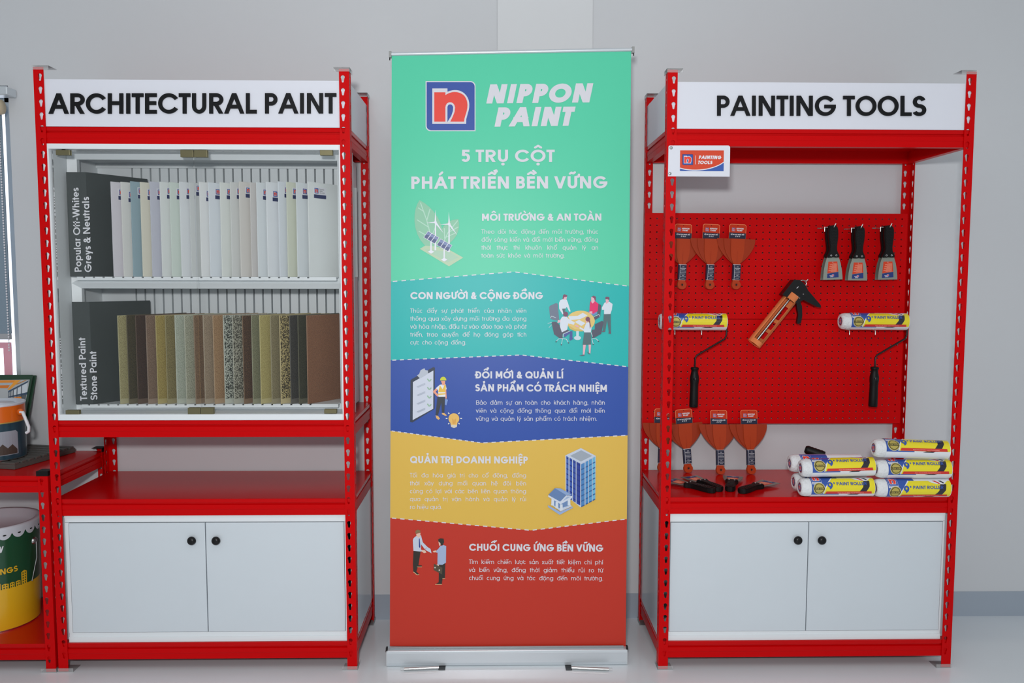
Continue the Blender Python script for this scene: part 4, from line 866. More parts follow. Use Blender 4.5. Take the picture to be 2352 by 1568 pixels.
def bt(txt, x0, x1, yb, cap, t, just=None, yb2=None, shear=0, fine=True, track=.11): text_on(m, txt, (x0, yb), (x1, yb if yb2 is None else yb2), cap, lambda x, y: bp(x, y, 3), BWH, t=t, just=just, shear=shear, fine=fine, track=track)
bt('NIPPON', 1113, 1357.5, 237.8, 44, .27, yb2=235, shear=.22); bt('PAINT', 1132, 1313.5, 290.8, 44, .27, yb2=288.8, shear=.22)
bt('5 TRỤ CỘT', 1058, 1274.6, 371.9, 28.3, .2, track=.14); bt('PHÁT TRIỂN BỀN VỮNG', 941.7, 1396.6, 433.6, 28.2, .21, yb2=432.5, track=.14)
H1 = 16.3
bt('MÔI TRƯỜNG & AN TOÀN', 1105.8, 1382.5, 506.8, H1, .22, yb2=506.4); bt('CON NGƯỜI & CỘNG ĐỒNG', 941.9, 1247.6, 686.8, H1, .22)
bt('ĐỔI MỚI & QUẢN LÍ', 1091.2, 1294.8, 868.8, H1, .22); bt('SẢN PHẨM CÓ TRÁCH NHIỆM', 1090.5, 1395.2, 898.2, H1, .22, yb2=899.6)
bt('QUẢN TRỊ DOANH NGHIỆP', 941.2, 1213, 1063.3, H1, .22, yb2=1064.3); bt('CHUỖI CUNG ỨNG BỀN VỮNG', 1076.8, 1386, 1264.4, H1, .22, yb2=1266.5)
def para(lines, x0, x1, last, y0, dy, dyr=0, cap=10.0):
    for i, l in enumerate(lines):
        e = last if i == len(lines)-1 and last else x1; bt(l, x0, e, y0+dy*i, cap, .105, just=1.12, yb2=y0+dy*i+dyr*(e-x0)/(x1-x0), fine=False)
para(['Theo dõi tác động đến môi trường, thúc', 'đẩy sáng kiến và đổi mới bền vững, đồng', 'thời thực thi khuôn khổ quản lý an', 'toàn sức khỏe và môi trường.'], 1105.3, 1374.7, 1296.9, 536.6, 18.25)
para(['Thúc đẩy sự phát triển của nhân viên', 'thông qua xây dựng môi trường đa dạng', 'và hòa nhập, đầu tư vào đào tạo và phát', 'triển, trao quyền để họ đóng góp tích', 'cực cho cộng đồng.'], 942, 1209.8, 1071, 718.1, 18.2)
para(['Bảo đảm sự an toàn cho khách hàng, nhân', 'viên và cộng đồng thông qua đổi mới bền', 'vững và quản lý sản phẩm có trách nhiệm.'], 1092.9, 1390, 1371.4, 929, 18.5)
para(['Tối đa hóa giá trị cho cổ đông, đồng', 'thời xây dựng mối quan hệ đôi bên', 'cùng có lợi với các bên liên quan thông', 'qua quản trị vận hành và quản lý rủi', 'ro hiệu quả.'], 941, 1209, 1015, 1096, 18.15, .3)
para(['Tìm kiếm chiến lược sản xuất tiết kiệm chi phí', 'và bền vững, đồng thời giảm thiểu rủi ro từ', 'chuỗi cung ứng và tác động đến môi trường.'], 1076.8, 1385.3, None, 1294.6, 18.45, 1.0)
# printed pictures
def art(x0, y0, s):
    lay = [3]
    def f(rgb, *pts, smooth=False):
        lay[0] += .12; m.poly([bp(x0+x/s, y0+y/s, lay[0]) for x, y in pts], bc('%d %d %d' % rgb, rgb))
    def ln(rgb, w, *pts):
        for (a, b), (c, d) in zip(pts, pts[1:]):
            L = math.hypot(c-a, d-b); nx, ny = -(d-b)/L*w/2, (c-a)/L*w/2; f(rgb, (a+nx, b+ny), (c+nx, d+ny), (c-nx, d-ny), (a-nx, b-ny))
    def el(rgb, cx, cy, rx, ry, n=20): f(rgb, *[(cx+rx*math.cos(2*math.pi*k/n), cy+ry*math.sin(2*math.pi*k/n)) for k in range(n)])
    return f, ln, el
f, ln, el = art(900, 430, 7.467)
LF, LV, PWT = (138, 196, 164), (176, 216, 196), (226, 228, 238)
f((182, 206, 172), (480, 1055), (570, 1000), (640, 980), (1000, 1080), (1225, 1205), (980, 1355)); f((170, 204, 178), (560, 1060), (1000, 1110), (1150, 1200), (960, 1290))
f(LF, *([(570, 1000)]+_bez((570, 1000), (330, 780), (360, 360), (475, 220))+_bez((475, 220), (700, 330), (930, 620), (870, 960))+[(760, 1010)]))
f(LF, *([(800, 980)]+_bez((800, 980), (830, 760), (860, 560), (1140, 545))+_bez((1140, 545), (1200, 760), (1060, 940), (900, 1010))))
for p in (((490, 260), (600, 570), (700, 960)), ((600, 570), (655, 370)), ((540, 410), (450, 350)), ((640, 690), (430, 555)), ((690, 880), (460, 750)), ((700, 800), (760, 650)), ((880, 960), (960, 780), (1130, 570)), ((960, 780), (1140, 680)), ((920, 860), (1100, 780)), ((905, 880), (900, 700))): ln(LV, 16, *p)
for cx, cy, b in ((748, 600, 1080), (982, 630, 1110)):
    f(PWT, (cx-9, cy), (cx+9, cy), (cx+14, b), (cx-16, b))
    for dx, dy in ((-3, -215), (-160, 10), (145, 195)): f(PWT, (cx+dx, cy+dy), (cx-dy*.07, cy+dx*.07), (cx+dy*.07, cy-dx*.07))
    el(PWT, cx, cy, 24, 24)
for cx, t_, b in ((672, 930, 1105), (898, 1070, 1240)): f(PWT, (cx-12, t_), (cx+12, t_), (cx+12, b), (cx-12, b)); f(PWT, (cx-55, b), (cx, b-32), (cx+58, b), (cx, b+32))
for q in (((620, 748), (812, 862), (738, 976), (543, 858)), ((836, 880), (1036, 994), (966, 1108), (766, 990))):
    f(PWT, *q); a, b, c, d = [Vector(v) for v in q]; u, v = (b-a), (d-a)
    for k in range(3):
        s0, s1 = .03+k*.33, .31+k*.33
        f((74, 88, 132), *[tuple(a+u*s+v*t_) for s, t_ in ((s0, .05), (s1, .05), (s1, .95), (s0, .95))]); f((122, 138, 180), *[tuple(a+u*s+v*t_) for s, t_ in ((s0, .1), (s1, .1), (s1, .4), (s0, .5))])
f, ln, el = art(1240, 660, 9.221)
SK, HR, SH, CH, CH2, TR, WL = (228, 176, 188), (120, 66, 96), (214, 222, 232), (78, 80, 98), (104, 116, 136), (78, 104, 110), (200, 216, 224)
f(CH2, (195, 420), (210, 390), (340, 330), (380, 345), (385, 430), (410, 700), (300, 690), (220, 660)); ln(WL, 10, (225, 650), (245, 605), (340, 640))
ln(WL, 8, (250, 740), (165, 760)); ln(WL, 8, (250, 790), (190, 850))
f(TR, (470, 450), (545, 440), (520, 560), (480, 560)); f(SH, (480, 250), (570, 260), (600, 340), (650, 505), (625, 515), (570, 410), (545, 445), (470, 450), (500, 560), (480, 570), (410, 450), (405, 330), (430, 270)); f(SK, (495, 190), (575, 190), (560, 260), (500, 250)); f(HR, (480, 250), (490, 165), (520, 142), (580, 165), (578, 195), (520, 205), (500, 240))
f((224, 194, 116), *[(865+300*math.cos(a), 710+220*math.sin(a)) for a in [k*math.pi/16 for k in range(32)]]); f((206, 180, 98), (580, 780), (640, 880), (760, 930), (880, 930), (1000, 890), (880, 905), (740, 880))
f(WL, (770, 920), (825, 920), (825, 1030), (770, 1030)); el(WL, 797, 1068, 75, 44)
f(SH, (600, 610), (800, 600), (910, 535), (1010, 595), (850, 670), (640, 690)); f(SH, (740, 730), (830, 685), (965, 755), (880, 815))
f(SH, (430, 690), (470, 620), (560, 610), (600, 660), (740, 740), (720, 790), (600, 760), (580, 890), (470, 960), (425, 870)); el(HR, 545, 565, 52, 55); f(SK, (370, 750), (380, 690), (440, 690), (430, 740))
f(CH, (248, 750), (270, 725), (340, 725), (415, 790), (465, 950), (580, 895), (630, 915), (480, 985), (480, 1075), (410, 1070), (300, 990)); f((70, 84, 150), (500, 985), (560, 940), (690, 920), (690, 1060), (710, 1090), (640, 1125), (625, 1110), (635, 970), (520, 1060))
ln(WL, 12, (490, 1050), (495, 985), (640, 920)); ln(WL, 12, (345, 1140), (400, 1085), (480, 1080), (560, 1095), (605, 1165)); ln(WL, 12, (480, 1080), (457, 1205))
for c in ((345, 1148), (455, 1213), (607, 1172), (1130, 1203), (1243, 1138)): el((48, 56, 66), *c, 13, 13)
f(CH, (1225, 335), (1300, 375), (1275, 620), (1165, 690), (1140, 620), (1220, 570)); ln(WL, 10, (1150, 615), (1250, 570), (1270, 615)); f((110, 140, 190), (1000, 510), (1060, 500), (1210, 520), (1210, 560), (1120, 600), (1070, 545))
f((222, 26, 100), (1070, 295), (1170, 290), (1240, 345), (1225, 500), (1130, 555), (1050, 530), (1055, 400)); f(SK, (1085, 200), (1160, 200), (1165, 290), (1120, 340), (1090, 310)); f(HR, (1090, 200), (1135, 175), (1185, 195), (1185, 260), (1165, 290), (1150, 230), (1110, 205)); f(SK, (1060, 505), (1110, 505), (1110, 555), (1040, 545))
f(TR, (1355, 550), (1500, 555), (1505, 940), (1460, 945), (1425, 690), (1385, 920), (1335, 915)); f((98, 90, 104), (1310, 920), (1390, 915), (1380, 940), (1320, 945)); f((98, 90, 104), (1460, 935), (1508, 935), (1505, 985), (1450, 975))
f(SH, (1370, 320), (1470, 300), (1540, 350), (1525, 470), (1495, 560), (1360, 565), (1360, 470), (1315, 475), (1312, 430)); f(SK, (1392, 250), (1465, 255), (1450, 320), (1400, 350)); f(HR, (1385, 215), (1410, 195), (1470, 205), (1475, 255), (1450, 265), (1440, 240), (1390, 245))
f(CH, (1165, 780), (1320, 705), (1350, 730), (1300, 980), (1140, 1070), (1095, 1060), (1100, 900), (1165, 890)); ln(WL, 12, (1085, 950), (1115, 1040)); ln(WL, 12, (1100, 1085), (1130, 1195)); ln(WL, 12, (1110, 1080), (1190, 1085), (1240, 1130))
f(SK, (915, 1215), (975, 1215), (945, 1420), (910, 1430)); f(SK, (1030, 1205), (1085, 1205), (1070, 1400), (1040, 1380)); f(SK, (740, 795), (800, 800), (840, 850), (760, 825)); f(TR, (940, 950), (1080, 950), (1085, 1210), (905, 1215)); f((92, 84, 104), (830, 1440), (930, 1420), (960, 1435), (900, 1448)); f((92, 84, 104), (985, 1350), (1070, 1410), (1040, 1415))
f(SH, (985, 740), (1050, 740), (1095, 860), (1080, 950), (940, 950), (930, 920), (835, 865), (845, 835), (930, 880)); f(SK, (965, 680), (1010, 690), (1010, 750), (985, 745)); el(HR, 1015, 670, 47, 50); f(HR, (1030, 690), (1062, 700), (1080, 820), (1062, 885), (1050, 760))
f, ln, el = art(930, 830, 9.226)
f((44, 56, 76), (118, 400), (150, 370), (600, 120), (635, 130), (630, 1000), (160, 1290), (110, 1280)); f((206, 212, 226), (170, 435), (603, 190), (600, 1000), (165, 1240)); f((184, 192, 204), (258, 295), (305, 260), (330, 185), (415, 140), (430, 180), (490, 190), (490, 260), (330, 360), (290, 330))
for y in (0, 178, 358, 530):
    ln((150, 186, 160), 26, (475, 365+y), (520, 420+y), (560, 375+y))
    for k in range(3): ln((160, 170, 186), 7, (250+k*12, 535+y+k*8-(y*.0)), (430, 455+y+k*16))
OR, SKN = (232, 190, 70), (236, 160, 130)
f((46, 54, 66), (690, 750), (850, 740), (835, 1090), (785, 1080), (770, 870), (700, 1140), (650, 1130)); f((226, 178, 110), (650, 1140), (700, 1150), (745, 1210), (710, 1235), (665, 1200)); f((226, 178, 110), (780, 1090), (835, 1090), (890, 1140), (860, 1152), (790, 1120))
f(SKN, (660, 565), (590, 640), (690, 745), (720, 710), (650, 640), (690, 600)); f((228, 230, 236), (740, 490), (860, 480), (885, 580), (860, 610), (860, 745), (710, 745), (700, 600), (655, 565)); f(OR, (740, 500), (800, 590), (840, 490), (870, 500), (862, 650), (705, 650)); f(OR, (705, 680), (862, 670), (862, 695), (710, 710)); f(SKN, (855, 600), (875, 590), (885, 780), (860, 790)); f((120, 150, 210), (850, 800), (885, 790), (912, 815), (880, 930), (850, 915)); f(SKN, (765, 410), (855, 410), (850, 490), (800, 510)); f((206, 212, 48), *[(812+68*math.cos(a), 400+78*math.sin(a)) for a in [math.pi+k*math.pi/10 for k in range(11)]])
for k in range(9):
    if k == 2: continue
    a = math.radians(-180-k*0+k*45); ln((230, 232, 226), 20, (1038+135*math.cos(a), 1205+135*math.sin(a)), (1038+172*math.cos(a), 1205+172*math.sin(a)))
el((232, 186, 98), 1038, 1210, 115, 115); f((232, 186, 98), (960, 1290), (1115, 1290), (1100, 1370), (975, 1370)); f((214, 206, 190), (970, 1340), (1108, 1340), (1100, 1385), (1040, 1410), (980, 1385)); ln((214, 150, 60), 10, (1000, 1210), (1025, 1330), (1040, 1220), (1060, 1330), (1080, 1210))
f, ln, el = art(1240, 1020, 9.224)
WW, DB, MBl, LB = (196, 206, 222), (44, 70, 158), (58, 96, 176), (84, 150, 200)
f(WW, (540, 235), (870, 80), (1185, 245), (1175, 1165), (860, 1335), (545, 1080)); f((158, 168, 180), (640, 245), (875, 125), (1110, 245), (870, 365))
for i, (xa, xb) in enumerate(((560, 608), (628, 684), (702, 760), (777, 855))):
    ya, yb = 245+(xa-560)*.56, 245+(xb-560)*.56; e = 1110+(xa-560)*.65; c = ((62, 100, 178), (58, 92, 176), (48, 78, 164), (40, 62, 150))[i]
    f(c, (xa, ya), (xb, yb), (xb, e+(xb-xa)*.55), (xa, e))
    for k in range(8): y = ya+28+k*112; f((30, 50, 130), (xa, y), (xb, y+(xb-xa)*.56), (xb, y+(xb-xa)*.56+26), (xa, y+26))
for i, (xa, xb) in enumerate(((876, 948), (968, 1024), (1042, 1100), (1118, 1172))):
    ya, yb = 425-(xa-876)*.55, 425-(xb-876)*.55; e = 1325-(xa-876)*.55; c = ((74, 132, 190), (76, 140, 196), (86, 156, 204), (110, 180, 214))[i]
    f(c, (xa, ya), (xb, yb), (xb, e-(xb-xa)*.55), (xa, e))
    for k in range(8): y = ya+100+k*112; f((44, 92, 150), (xa, y), (xb, y-(xb-xa)*.5), (xb, y-(xb-xa)*.5+24), (xa, y+24))
BG = (110, 140, 184)
f((150, 174, 214), (170, 1290), (430, 1430), (700, 1320), (700, 1345), (420, 1495), (175, 1330)); f(WW, (230, 1270), (450, 1200), (690, 1310), (440, 1420)); f(BG, (250, 1150), (640, 1140), (640, 1290), (430, 1360), (250, 1270))
for x, y in ((272, 1160), (360, 1220), (455, 1270), (618, 1160)): f((214, 222, 230), (x-26, y), (x+26, y), (x+30, y+135), (x-30, y+135))
f((100, 130, 176), (180, 1070), (320, 930), (560, 1075), (430, 1215)); f((140, 166, 206), (320, 930), (440, 935), (680, 1070), (560, 1075)); f((208, 216, 230), (180, 1075), (430, 1215), (560, 1080), (685, 1095), (680, 1140), (440, 1270), (175, 1110)); f((160, 180, 210), (490, 1200), (575, 1105), (665, 1105))
f, ln, el = art(930, 1200, 10.45)
BKK, SHB, SK2 = (48, 42, 36), (196, 206, 222), (226, 192, 172)
f(BKK, (285, 1020), (400, 1025), (415, 1045), (300, 1060)); f(BKK, (205, 680), (378, 680), (325, 1020), (275, 1170), (345, 1240), (290, 1245), (200, 1170), (192, 980)); ln((226, 190, 140), 14, (205, 1180), (290, 1250), (345, 1245)); ln((226, 190, 140), 12, (290, 1060), (410, 1060))
f(SHB, (270, 320), (385, 300), (430, 470), (540, 580), (480, 640), (390, 520), (385, 640), (430, 670), (410, 690), (350, 690), (205, 675), (190, 420), (210, 370)); f(SK2, (270, 270), (375, 240), (365, 340), (320, 360), (280, 320)); f((136, 112, 74), (250, 250), (260, 190), (310, 165), (375, 190), (365, 235), (290, 250), (285, 275)); f((40, 64, 140), (335, 380), (355, 380), (372, 590), (350, 605), (335, 570)); f(SHB, (485, 650), (540, 580), (615, 630), (640, 735)); f(SK2, (410, 650), (480, 660), (520, 715), (460, 730), (400, 690))
f(BKK, (820, 1000), (970, 960), (960, 1330), (905, 1335), (890, 1440), (890, 1470), (740, 1470), (810, 1430)); ln((226, 190, 140), 12, (725, 1480), (890, 1482)); ln((226, 190, 140), 12, (900, 1342), (968, 1342))
f((164, 180, 212), (850, 560), (930, 535), (990, 560), (985, 960), (900, 1010), (780, 1005), (785, 720), (750, 715), (760, 665), (800, 630)); f(SK2, (670, 680), (750, 662), (755, 710), (690, 715)); f(SK2, (805, 450), (860, 500), (850, 555), (820, 545)); f((44, 44, 38), (805, 450), (800, 400), (850, 375), (930, 385), (940, 470), (910, 540), (860, 540), (850, 480)); f(SK2, (765, 1000), (820, 1010), (810, 1060), (755, 1040)); f((84, 74, 58), (695, 985), (900, 1080), (890, 1240), (690, 1135)); el((210, 206, 196), 723, 1078, 17, 17); el((210, 206, 196), 826, 1138, 17, 17)
m.build('printed_sheet', bn)
# rail, cassette, feet, pole
def tw(px, py, l=0): return bp(px, py, l)
m = MB(); a, b = bp(896.5, 124.5), bp(1454, 114); m.tube([a, b], .0065, ALU, 12); m.build('top_rail', bn)
for q, w in ((a, -1), (b, 1)):
    m = MB(); m.box(q.x-.004, q.x+.004, q.y-.008, q.y+.008, q.z-.012, q.z+.0085, mat('grey plastic', (150, 152, 150), .5)); m.box(q.x-.0015+w*.002, q.x+.0015+w*.002, q.y-.003, q.y+.003, q.z-.020, q.z-.012, KNOB); m.build('rail_end', bn)
x0, x1 = P(890, 1510, y=2.712).x-bo.x, P(1438.5, 1510, y=2.712).x-bo.x; yf = 2.712-bo.y
zl = P(1160, 1528.5, y=2.712).z; zt = P(1160, 1493, y=2.712).z
m = MB(); pr = [(yf, zl+.002), (yf-.0015, zl+.012), (yf, zt-.010), (yf+.002, zt-.002), (yf+.008, zt), (yf+.024, zt), (yf+.026, zt+.003), (yf+.060, zt+.030), (yf+.085, zt+.020), (yf+.092, zl+.02), (yf+.085, zl), (yf+.004, zl)]
pr = [(yf, zl+.002), (yf-.0015, zl+.012), (yf, zt-.010), (yf+.002, zt-.002), (yf+.008, zt), (yf+.018, zt), (yf+.070, zt+.006), (yf+.085, zt-.004), (yf+.092, zl+.02), (yf+.085, zl), (yf+.004, zl)]
m.prism(pr, x0, x1, 'x', ALU); m.prism([(yf+.010, zt-.001), (yf+.010, zt+.008), (yf+.017, zt+.008), (yf+.017, zt-.001)], x0+.008, x1-.008, 'x', mat('brushed slot bar', (150, 156, 160), .4, .3)); m.build('cassette', bn, bevel=.001)
for s, xe in ((-1, x0), (1, x1)):
    m = MB(); m.prism([(y, z) for y, z in pr], *sorted((xe, xe+s*.004)), 'x', mat('end plate', (196, 202, 206), .4)); m.lathe([(0, s*.004), (.004, s*.006), (.004, 0)], STEEL, 12, (xe+s*.003, yf+.02, zl+.045), 'x'); m.box(*sorted((xe, xe+s*.006)), yf+.003, yf+.016, zt-.002, zt+.009, KNOB); m.build('end_plate', bn)
for pa, pb, pc in (((928, 1535), (1008, 1531.5), (1022, 1531.5)), ((1398, 1535.5), (1313, 1532), (1300, 1532))):
    q = [P(px, py+1.2, z=.006) for px, py in (pa, pb, pc)]; y1 = q[2].y+.04; c = [Vector((k.x, k.y, .0062))-bo for k in q]
    m = MB(); m.tube([c[0], c[1]], .0055, STEEL, 10); m.tube([c[0]+(c[0]-c[1]).normalized()*.012, c[0]], .0050, CAP, 10); m.build('foot', bn)
    m = MB(); m.box(min(c[1].x, c[2].x)-.001, max(c[1].x, c[2].x)+.001, c[1].y-.008, c[1].y+.03, .0015, zl+.001, KNOB); m.build('foot_pivot', bn)
m = MB(); q = bp(1170, 1486, -8); q2 = bp(1175, 122, -8); m.tube([(q.x, q.y+.03, zt-.002), (q2.x, q2.y+.02, q2.z)], .008, ALU, 10); m.tube([(q2.x, q2.y+.025, q2.z-.002), (q2.x, bp(1175, 119.3).y, q2.z+.001)], .004, KNOB, 8); m.build('support_pole', bn)
# ------------------------------------------------------------------ left edge: pails, boards, mat on the low rack
def pail(label, c, r0, r1, h, bands, lid, group=None):
    t = thing('paint_pail', label, 'paint pail', c); m = MB()
    for z0, z1, mm in bands:
        rr = lambda z: r0+(r1-r0)*z/h
        m.lathe([(rr(z0), z0), (rr(z0+(z1-z0)*.5), z0+(z1-z0)*.5), (rr(z1), z1)], mm, 64)
    m.lathe([(0, 0), (r0, 0)], bands[0][2], 64); m.build('body', t); return t
zb = .0985; N1 = P(0, 1457, z=zb); R1 = .148
pxr = P(90, 1300, y=N1.y+R1); c1 = Vector((pxr.x-R1-.001, N1.y+R1-.02, zb+.0005))
PG, PYL = mat('pail green', (18, 74, 44), .3, coat=.4), mat('pail yellow', (228, 178, 26), .35, coat=.4)
h1 = P(0, 1232, y=c1.y-R1).z-zb
pl = pail('large green and yellow paint pail with white lid at the left edge', c1, R1-.010, R1, h1, ((0, .004, STEEL), (.004, .150, PYL), (.150, h1, PG)), None)
m = MB(); pr = [(0, h1-.012), (R1-.020, h1-.010), (R1-.012, h1+.016), (R1+.004, h1+.018), (R1+.006, h1+.010), (R1+.004, h1)]
m.lathe(pr, mat('lid white', (205, 208, 216), .35), 72)
n = 20; vs, fs = [], []
for k in range(n*8):
    a = 2*math.pi*k/(n*8); d = abs(math.sin(a*n/2)); vs += [(( R1+.0052)*math.cos(a), (R1+.0052)*math.sin(a), h1+.010), ((R1+.0035)*math.cos(a), (R1+.0035)*math.sin(a), h1-.006-.020*d**.6)]
for k in range(n*8): j = (k+1) % (n*8); fs.append((2*k, 2*j, 2*j+1, 2*k+1))
m.raw(vs, fs, mat('lid white'), True)
for k in range(n):
    a = 2*math.pi*(k+.5)/n; m.lathe([(0, .0002), (.004, .0002)], BLACK, 8, (0, 0, 0), 'y'); q = m.v[-16:]; M_ = Matrix.Rotation(a+math.pi/2, 4, 'Z'); M_.translation = ((R1+.0052)*math.cos(a), (R1+.0052)*math.sin(a), h1-.010); m.v[-16:] = [tuple(M_@Vector((p[0]*1.5, p[1]-.0003, p[2]*.6))) for p in q]
m.build('lid', pl)
m = MB(); m.lathe([(0, .010), (.010, .008), (.014, 0), (.014, -.006)], STEEL, 16, (R1-.002, 0, h1-.062), 'x'); m.tube([(R1+.006, 0, h1-.062), (R1+.011, -.01, h1-.12), (R1+.002, -.03, h1-.2)], .002, STEEL, 8); m.build('bail_ear', pl)
def wrap(m, pts, mm, rr, lay=1):       # pts: (angle metres, z)
    st = .012; k = math.floor(min(p[0] for p in pts)/st); hi = max(p[0] for p in pts)
    while k*st < hi:
        c = clip(clip(pts, 0, k*st, True), 0, (k+1)*st, False); k += 1
        if len(c) > 2: m.poly([((rr(z)+lay*.0003)*math.sin(s/R1), -(rr(z)+lay*.0003)*math.cos(s/R1), z) for s, z in c], mm)
rr1 = lambda z: R1-.010+.010*z/h1
m = MB()
def arcs(px, py):   # arc length and height on the pail seen at a photo pixel
    best = None
    for k in range(-90, 91):
        a = math.radians(k); q = Vector((c1.x+R1*math.sin(a), c1.y-R1*math.cos(a), 0)); z = P(px, py, y=q.y); e = abs(z.x-q.x)
        if best is None or e < best[0]: best = (e, a*R1, z.z-c1.z)
    return best[1], best[2]
s0_, z0_ = arcs(0, 1313); s1_, z1_ = arcs(43, 1303)
w4 = s1_-s0_; polys, w = text_run('COATINGS', .2); ntw = text_run('NGS', .2)[1]; k = w4/ntw; st_ = s1_-w*k
for j, q in enumerate(polys): wrap(m, [(st_+a*k, z1_-.016+.004+b*.0205) for a, b in q], PYL, rr1, 2+.05*(j % 11))
s2_, z2_ = arcs(6, 1262); polys, w = text_run('NEW', .22); k = .018
for j, q in enumerate(polys): wrap(m, [(s2_-w*k+a*k+.15*b*k, z2_-.010+b*.022) for a, b in q], PW_, rr1, 2+.05*(j % 11))
m.build('printed_lettering', pl); m = MB()
random.seed(3); s = -.12
while s < .17:
    w_ = random.uniform(.014, .024); hh = random.choice((.018, .03, .045, .024)); wrap(m, [(s, .148), (s+w_, .148), (s+w_, .150+hh), (s+w_*.5, .150+hh*1.12), (s, .150+hh)], PYL, rr1, 1)
    for i in range(2):
        for j in range(int(hh/.009)): wrap(m, [(s+w_*(.2+.4*i), .152+j*.009), (s+w_*(.4+.4*i), .152+j*.009), (s+w_*(.4+.4*i), .157+j*.009), (s+w_*(.2+.4*i), .157+j*.009)], PG, rr1, 2)
    s += w_+.004
m.build('printed_skyline', pl)
# ribbed mat
ND = .6735; MT = mat('dark grey rubber', (84, 82, 78), .5); th = .024
q = P(33, 1080, z=ND+.001); far = P(112, 1041, z=ND+th); e = P(33, 1063, z=ND+th)
corner = Vector((e.x, e.y, 0)); dv = Vector((far.x-e.x, far.y-e.y, 0)); dv.normalize(); sv = Vector((-dv.y, dv.x, 0)); sv = -sv if sv.x > 0 else sv
mo = corner+sv*.15+dv*.13; mt = thing('ribbed_mat', 'dark grey ribbed rubber mat under the tin on the low rack', 'mat', (mo.x, mo.y, ND+.0006)); m = MB()
yaw = math.atan2(dv.y, dv.x); mt.rotation_euler = (0, 0, yaw)     # local x runs back along dv
Lm, Wm = .29, .34; m.box(-.13, -.13+Lm, -.15, Wm-.15, 0, th-.008, MT)
for k in range(9): m.box(-.13+k*.0325, -.13+k*.0325+.022, -.15, Wm-.15, th-.008, th, MT)
m.build('mat_body', mt, bevel=.0015)
# tin
tz = ND+.0006+th+.0006; R2 = .100; rp = P(56, 1000, y=2.875); c2 = Vector((rp.x-R2, 2.862, tz)); h2 = P(0, 936, y=c2.y-R2).z-tz
TO, TT = mat('tin orange', (222, 104, 24), .3, coat=.4), mat('tin teal', (22, 60, 74), .3, coat=.4)
t2 = thing('paint_tin', 'orange and dark teal paint tin with white rim standing on the ribbed mat', 'paint tin', c2)
m = MB(); m.lathe([(0, 0), (R2-.004, 0), (R2, .003), (R2, .005)], STEEL, 64); m.lathe([(R2, .005), (R2, h2-.062)], TT, 64); m.lathe([(R2+.0004, h2-.062), (R2+.0004, h2-.058)], mat('tin gold line', (200, 170, 90), .3, .5), 64); m.lathe([(R2, h2-.058), (R2, h2-.004)], TO, 64)
m.build('body', t2)
m = MB(); m.lathe([(R2, h2-.004), (R2+.002, h2), (R2+.001, h2+.004), (R2-.006, h2+.004), (R2-.010, h2-.006), (.070, h2-.006), (.068, h2-.001), (0, h2-.001)], mat('tin rim', (225, 230, 238), .25, .3), 64); m.build('lid', t2)
m = MB(); pts = [P(x, y, y=c2.y-.03)-c2 for x, y in ((46, 946), (52, 946), (58, 960), (66, 980), (66, 990), (60, 994))]
m.tube(pts, .0055, mat('handle white', (224, 226, 230), .35), 10); m.lathe([(0, -.004), (.011, -.003), (.011, .004)], TO, 16, tuple(pts[0]), 'y'); m.build('handle', t2)
m = MB(); a = P(0, 998, y=c2.y-R2)-c2
pv = [(-.030, .020), (.034, .020), (.034, .095), (.026, .103), (-.030, .103)]
c_a = math.asin(max(-1, min(1, (P(6, 1030, y=c2.y-R2*.9).x-c2.x)/R2)))
for i, (mm, pl_) in enumerate(((mat('picture grey', (150, 155, 165), .4), pv), (mat('picture brown', (70, 58, 50), .5), [(-.03, .022), (.03, .022), (.03, .036), (.012, .056), (-.004, .044), (-.02, .06), (-.03, .05)]))):
    q = clip(pl_, 1, -9, True); st = .01
    for k in range(-4, 4):
        c = clip(clip(q, 0, k*st, True), 0, (k+1)*st, False)
        if len(c) > 2: m.poly([((R2+.0003+.0002*i)*math.sin(c_a+s/R2), -(R2+.0003+.0002*i)*math.cos(c_a+s/R2), z) for s, z in c], mm)
m.build('printed_label', t2)
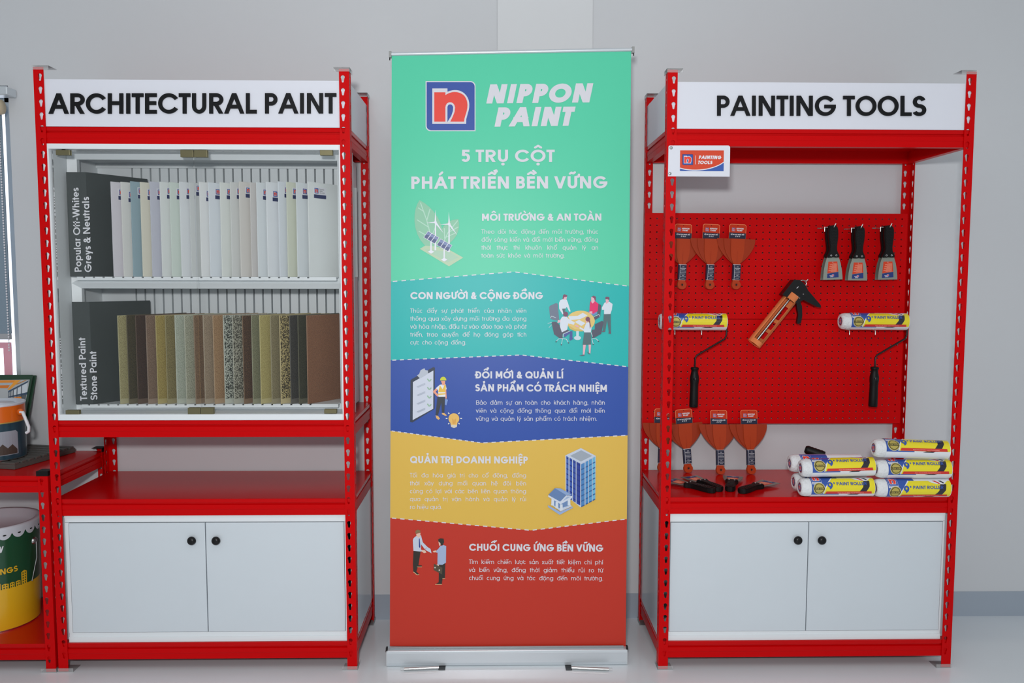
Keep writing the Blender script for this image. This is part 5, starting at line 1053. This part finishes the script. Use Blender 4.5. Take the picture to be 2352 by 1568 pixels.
# picture boards leaning on the wall
GB = mat('board green', (32, 66, 46), .45)
def leaning(label, ptr, plow, dy, pic):
    w, y1, y0 = .42, WY-.010-dy, 2.984-dy
    tr, lo = P(*ptr, y=y1), None
    zb_ = ND+.0262; t = thing('picture_board', label, 'picture board', (0, 0, 0))
    br = Vector((tr.x, y0, zb_)); up = tr-br; up.x = 0; Lh = up.length; n = Vector((0, up.z, -up.y)).normalized()
    t.location = br; t.rotation_euler = (-math.atan2(up.y, up.z), 0, 0)
    MB().box(-w, 0, -.0001, .006, 0, Lh, GB).build('panel', t, bevel=.0008)
    if pic:
        m = MB()
        def tf(px, py, l=0):
            d = CR.T@np.array([(px-1176)/FPX, (784-py)/FPX, 1.]); o = np.array([0, 0, CZ]); nn = np.array(n); k = ((np.array(br)-o)@nn)/(d@nn); q = Vector(o+k*d)-br
            return Vector((q.x, -.0004-.0002*l, q.dot(up.normalized())))
        def f(rgb, *p, l=1): m.poly([tf(x*140/549, 700+y*400/1568, l) for x, y in p], mat('picture %d %d %d' % rgb, rgb, .45))
        f((176, 182, 184), (-300, 680), (268, 672), (215, 960), (-300, 960), l=0)
        f((88, 96, 100), (-300, 845), (80, 850), (240, 800), (215, 960), (-300, 960), l=1)
        f((232, 142, 40), (-300, 682), (140, 678), (128, 700), (-300, 705), l=2); f((214, 120, 36), (-300, 730), (90, 722), (70, 750), (-300, 752), l=2); f((236, 160, 52), (140, 678), (190, 676), (90, 764), (66, 764), l=3); f((196, 130, 40), (232, 676), (245, 676), (150, 720), (150, 710), l=3)
        f((56, 78, 100), (262, 680), (248, 700), (75, 790), (75, 775), l=3); f((56, 78, 100), (248, 785), (244, 806), (75, 836), (75, 826), l=3)
        for x0_, x1_, a0, a1, b0, b1 in ((200, 250, 728, 700, 800, 784), (158, 190, 752, 734, 812, 802), (128, 150, 768, 757, 818, 813)): f((206, 216, 222), (x0_, a0), (x1_, a1), (x1_-4, b1), (x0_-2, b0), l=2)
        for x in (80, 96, 118, 153, 195): f((50, 66, 86), (x, 790-(x-75)*.5), (x+6, 787-(x-75)*.5), (x+4, 835), (x-2, 835), l=4)
        f((236, 140, 32), (130, 830), (196, 826), (192, 878), (128, 880), l=4); f((60, 50, 40), (142, 848), (180, 846), (178, 862), (140, 864), l=5)
        for k in range(8): f(((52, 56, 60), (150, 150, 146))[k % 2], (-10+k*16, 850), (2+k*16, 846), (6+k*16, 882), (-8+k*16, 884), l=4)
        m.build('printed_picture', t)
leaning('dark green board with a factory hall picture leaning behind the orange tin', (75, 860.5), None, .014, True)
leaning('plain dark green board behind the factory hall picture', (83, 861.5), None, .001, False)
